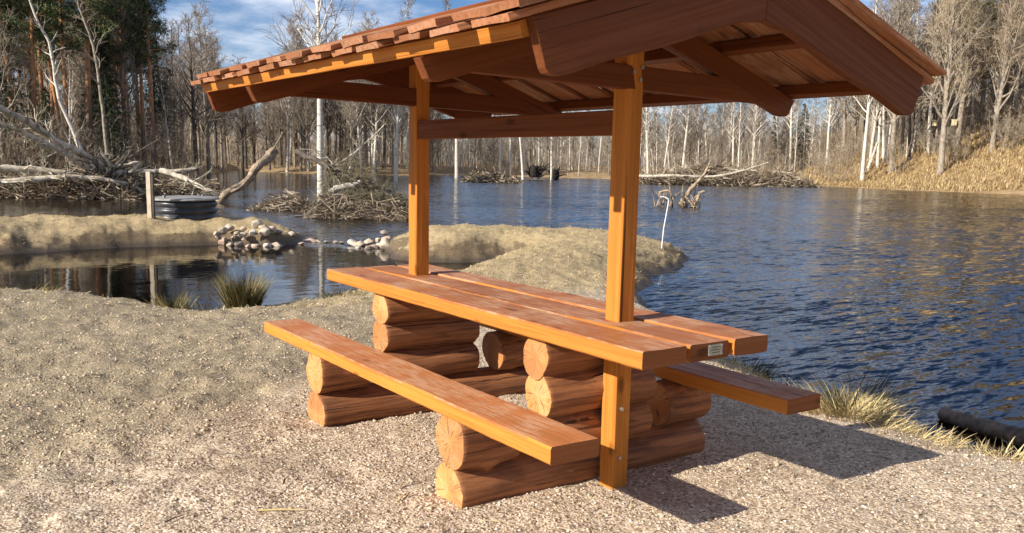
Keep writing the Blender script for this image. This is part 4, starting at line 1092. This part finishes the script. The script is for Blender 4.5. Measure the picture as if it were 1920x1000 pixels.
# ------------------------------------------------------------------ ground cover
def visible_ground(n, seed, r0, r1, a0=-.60, a1=.60, power=1.0):
    g = np.random.default_rng(seed); a = g.uniform(a0, a1, n); r = r0+(r1-r0)*g.random(n)**power
    x = CAM[0]+r*(np.cos(a)*hx[0]+np.sin(a)*hr[0]); y = CAM[1]+r*(np.cos(a)*hx[1]+np.sin(a)*hr[1])
    return g, x, y
def gravel_mask(x, y): return sstep((.55*x-.84*y+vnoise(x, y, 21, 1.3)*1.3-(-2.2))/.9)
def pebbles():
    g, x, y = visible_ground(125000, 31, 2.3, 7.6, power=1.0)
    keep = (g.random(len(x)) < .25+.75*gravel_mask(x, y)); x, y = x[keep], y[keep]
    z = height(x, y); ok = z > ZW+.04; x, y, z = x[ok], y[ok], z[ok]; n = len(x)
    s = np.clip(g.gamma(2.0, .0014, n), .0014, .009)*(1+1.1*(g.random(n) < .012))
    base = np.array([(1, 0, 0), (-.5, .87, 0), (-.5, -.87, 0), (.3, .5, .8), (.3, -.55, .75), (-.65, .05, .7)])
    V = base[None]*g.uniform(.65, 1.3, (n, 6, 3)); a = g.uniform(0, 6.3, n); ca, sa = np.cos(a)[:, None], np.sin(a)[:, None]
    V = np.stack([V[..., 0]*ca-V[..., 1]*sa, V[..., 0]*sa+V[..., 1]*ca, V[..., 2]*.75], -1)*s[:, None, None]
    V += np.stack([x, y, z+s*.15], 1)[:, None, :]
    Fc = np.array([(0, 1, 3), (1, 5, 3), (1, 2, 5), (2, 4, 5), (2, 0, 4), (0, 3, 4), (3, 5, 4)])
    F2 = (Fc[None]+(np.arange(n)*6)[:, None, None]).reshape(-1, 3)
    me = mesh_np('gravel', V.reshape(-1, 3), F2, M['pebble']); rnd_attr(me, np.repeat(np.clip(g.normal(.52, .24, n), 0, 1), len(Fc))); return me
tag(obj('gravel', pebbles()), 'loose pale gravel strewn round the picnic table', 'gravel', kind='stuff')
attr_mat('litter', [(0, (.04, .03, .02)), (.5, (.14, .095, .055)), (.8, (.30, .20, .10)), (1, (.5, .40, .22))], .8)
def blades(g, x, y, z, L, w, flat, mat, name, hue=None):
    n = len(x); a = g.uniform(0, 6.3, n); el = np.clip(g.normal(flat, .3, n), -.05, 1.5)
    d = np.stack([np.cos(a)*np.cos(el), np.sin(a)*np.cos(el), np.sin(el)], 1)*L[:, None]
    s = np.stack([-np.sin(a), np.cos(a), g.normal(0, .5, n)], 1); s *= (w/np.linalg.norm(s, axis=1))[:, None]
    p = np.stack([x, y, z], 1); mid = p+d*.55+np.array([0, 0, 1])*(L*.10)[:, None]
    V = np.stack([p-s, p+s, mid+s*.8, mid-s*.8, p+d], 1).reshape(-1, 3); o5 = (np.arange(n)*5)[:, None]
    Q = np.array([[0, 1, 2, 3]])+o5; T = np.array([[3, 2, 4]])+o5
    me = mesh_np(name, V, [Q, T], M[mat]); h = np.clip(g.normal(.55, .25, n), 0, 1) if hue is None else hue; rnd_attr(me, np.concatenate([h, h])); return me
def clods():
    g, x, y = visible_ground(60000, 36, 4.2, 12.5, -.60, .2, 1.0)
    keep = (g.random(len(x)) > gravel_mask(x, y)*.95) & (vnoise(x, y, 51, .35)+vnoise(x, y, 52, .12) > -.1); x, y = x[keep], y[keep]
    z = height(x, y); ok = z > ZW+.06; x, y, z = x[ok], y[ok], z[ok]; n = len(x)
    s = np.clip(g.gamma(2.2, .0024, n), .002, .018)
    base = np.array([(1, 0, 0), (-.5, .87, 0), (-.5, -.87, 0), (.3, .5, .8), (.3, -.55, .75), (-.65, .05, .7)])
    V = base[None]*g.uniform(.55, 1.4, (n, 6, 3)); a = g.uniform(0, 6.3, n); ca, sa = np.cos(a)[:, None], np.sin(a)[:, None]
    V = np.stack([V[..., 0]*ca-V[..., 1]*sa, V[..., 0]*sa+V[..., 1]*ca, V[..., 2]*.6], -1)*s[:, None, None]+np.stack([x, y, z-s*.1], 1)[:, None, :]
    Fc = np.array([(0, 1, 3), (1, 5, 3), (1, 2, 5), (2, 4, 5), (2, 0, 4), (0, 3, 4), (3, 5, 4)])
    me = mesh_np('soil_crumbs', V.reshape(-1, 3), (Fc[None]+(np.arange(n)*6)[:, None, None]).reshape(-1, 3), M['pebble']); rnd_attr(me, np.repeat(np.clip(g.normal(.38, .2, n), 0, .8), len(Fc))); return me
tag(obj('soil_crumbs', clods()), 'crumbs of soil and small stones between the gravel and the pond', 'soil', kind='stuff')
# withered turf between gravel and pond
g, x, y = visible_ground(34000, 32, 4.0, 12.5, -.60, .05, 1.1)
k = (1-gravel_mask(x, y)*.93 > g.random(len(x))) & (vnoise(x, y, 41, .5)+vnoise(x, y, 42, .17) > -.22); x, y = x[k], y[k]; z = height(x, y); k = (z > ZW+.08); x, y, z = x[k], y[k], z[k]
tag(obj('withered_turf', blades(g, x, y, z-.004, g.uniform(.015, .05, len(x)), g.uniform(.0012, .0032, len(x)), .15, 'moss_grass', 'withered_turf')), 'withered short turf between the gravel and the pond', 'grass', kind='stuff')
# straw on the dykes
g = np.random.default_rng(33); x = g.uniform(-6, 11, 110000); y = g.uniform(5.2, 18.5, 110000); z = height(x, y); k = (z > ZW+.10) & ((y > 12) | (x > .6) | (g.random(len(x)) < .3)); x, y, z = x[k], y[k], z[k]
tag(obj('dyke_straw', blades(g, x, y, z-.006, g.uniform(.02, .075, len(x)), g.uniform(.0022, .0055, len(x)), .15, 'dry_grass', 'dyke_straw')), 'dry straw covering the dykes and the left bank', 'grass', kind='stuff')
# shore grass at the right, next to the shadow
g = np.random.default_rng(34); x = g.uniform(1.4, 4.2, 48000); y = g.uniform(-1.6, 3.2, 48000); sn = sdist(x, y, NEAR); k = (sn > -.02) & (sn < .22+.6*g.random(len(x))**2+.45*vnoise(x, y, 43, .5)); x, y = x[k], y[k]; z = height(x, y)
tag(obj('shore_grass', blades(g, x, y, z-.006, g.uniform(.03, .12, len(x)), g.uniform(.0010, .0024, len(x)), .4, 'dry_grass', 'shore_grass')), 'straw coloured grass edging the near lake shore at the right', 'grass', kind='stuff')
# orange brown grass along the right far shore
g = np.random.default_rng(35); n = 48000; u = g.uniform(1500, 2150, n); d = g.uniform(86, 122, n); an = np.arctan((u-960)/F)
x = CAM[0]+d*(np.cos(an)*hx[0]+np.sin(an)*hr[0]); y = CAM[1]+d*(np.cos(an)*hx[1]+np.sin(an)*hr[1]); z = height(x, y); k = z > ZW+.05; x, y, z = x[k], y[k], z[k]
tag(obj('bank_grass', blades(g, x, y, z-.03, g.uniform(.25, .7, len(x)), g.uniform(.015, .04, len(x)), .8, 'shore_grass', 'bank_grass')), 'orange brown withered grass along the right far shore', 'grass', kind='stuff')
# tufts one can point at
def tuft(u, v, zb, hgt, spread, n, mat, label, seed, mix=None, lean=.3):
    p = G(u, v, zb); p[2] = hz(p[0], p[1]) if zb > ZW else p[2]
    g = np.random.default_rng(seed); r = spread*g.random(n)**.7; a = g.uniform(0, 6.3, n); x = r*np.cos(a); y = r*np.sin(a); z = np.full(n, -.02)
    L = hgt*g.uniform(.45, 1.05, n); out = a+g.normal(0, .6, n); el = np.clip(g.normal(1.25-lean, .22, n), .2, 1.55)
    V = []; s = np.stack([-np.sin(out+1), np.cos(out+1), 0*out], 1)*g.uniform(.0022, .0042, (n, 1))
    b0 = np.stack([x, y, z], 1); c = b0
    pts = [b0]
    for k in range(4):
        e2 = el-.10*k; dv = np.stack([np.cos(out)*np.cos(e2), np.sin(out)*np.cos(e2), np.sin(e2)], 1); c = c+dv*(L/4)[:, None]; pts.append(c)
    W_ = [1, .95, .8, .55, .12]; V = np.concatenate([np.stack([pts[k]-s*W_[k], pts[k]+s*W_[k]], 1) for k in range(5)], 1).reshape(-1, 3); o10 = (np.arange(n)*10)[:, None]
    Q = np.concatenate([np.array([[2*k, 2*k+1, 2*k+3, 2*k+2]])+o10 for k in range(4)])
    me = mesh_np('tuft', V, Q, M[mat]); h = np.clip(g.normal(.5 if mix is None else mix, .28, n), 0, 1); rnd_attr(me, np.tile(h, 4))
    o = obj('grass_tuft', me, None, p); return tag(o, label, 'grass tuft')
attr_mat('rush', [(0, (.035, .04, .015)), (.4, (.09, .09, .03)), (.75, (.24, .17, .065)), (1, (.46, .34, .15))], .7)
tuft(455, 568, -.0, .42, .15, 1100, 'rush', 'dense upright rush tuft at the pond edge, largest on the left', 1, .50, -.12)
tuft(322, 556, 0, .27, .15, 420, 'rush', 'small grass tuft at the pond edge below the stake reflection', 2, .5, 0)
tuft(388, 564, 0, .22, .20, 110, 'rush', 'sparse grass tuft between the two larger tufts at the pond', 3, .6, .3)
tuft(50, 532, 0, .16, .3, 110, 'rush', 'low sparse grass at the pond edge near the left side', 4, .7, .4)
tuft(640, 548, 0, .14, .25, 260, 'rush', 'low green grass patch behind the far end of the table', 5, .35, .5)
tuft(1578, 800, -.12, .30, .22, 1100, 'dry_grass', 'straw coloured tussock at the shore beyond the right bench end', 6, .6, .55)
tuft(1600, 798, -.12, .40, .12, 70, 'rush', 'tall dark stalks rising from the straw tussock', 7, .1, .15)
tuft(1390, 700, -.26, .24, .22, 420, 'rush', 'dark green sedge tuft between table and right bench', 8, .2, .35)
tuft(1462, 716, -.27, .26, .16, 150, 'rush', 'thin dark sedge at the waterline above the right bench', 9, .15, .3)
tuft(1715, 850, -.1, .14, .22, 240, 'dry_grass', 'low straw tuft on the shore left of the sunken log', 10, .5, .6)
tuft(1880, 900, -.16, .13, .25, 220, 'dry_grass', 'low straw tuft below the sunken log at the right edge', 11, .6, .6)
tuft(1645, 822, -.1, .16, .18, 220, 'dry_grass', 'low straw tuft right of the straw tussock', 12, .5, .6)
# leaf bits and twigs strewn on the gravel
g, x, y = visible_ground(5200, 44, 2.4, 8.5); z = height(x, y); k = z > ZW+.1; x, y, z = x[k], y[k], z[k]
tag(obj('litter', blades(g, x, y, z+.002, g.uniform(.01, .05, len(x)), g.uniform(.0008, .0045, len(x)), .05, 'litter', 'litter')), 'bits of dead leaf and twig strewn over the ground', 'litter', kind='stuff')
# loose straws on the gravel
for (u0, v0, u1, v1, r_, mt_, lab) in ((484, 972, 578, 969, .0035, 'straw', 'long yellow straw lying on the gravel in front of the near bench'), (310, 998, 345, 984, .003, 'dead_dark', 'dark thin stick on the gravel at the lower left'),
                                  (745, 955, 765, 935, .003, 'straw', 'short pale stick on the gravel left of the near log end')):
    a, b_ = G(u0, v0, .0), G(u1, v1, .0); a[2] = float(height(a[:1], a[1:2])[0])+.006; b_[2] = float(height(b_[:1], b_[1:2])[0])+.006
    T = Tubes(); mid_ = (a+b_)/2+np.array([0, 0, .003]); T.add(np.array([a, mid_, b_])-a, np.array([r_, r_, r_*.5]), 6)
    o = obj('straw' if mt_ == 'straw' else 'stick', T.mesh('stick', M[mt_]), None, a); tag(o, lab, 'stick')
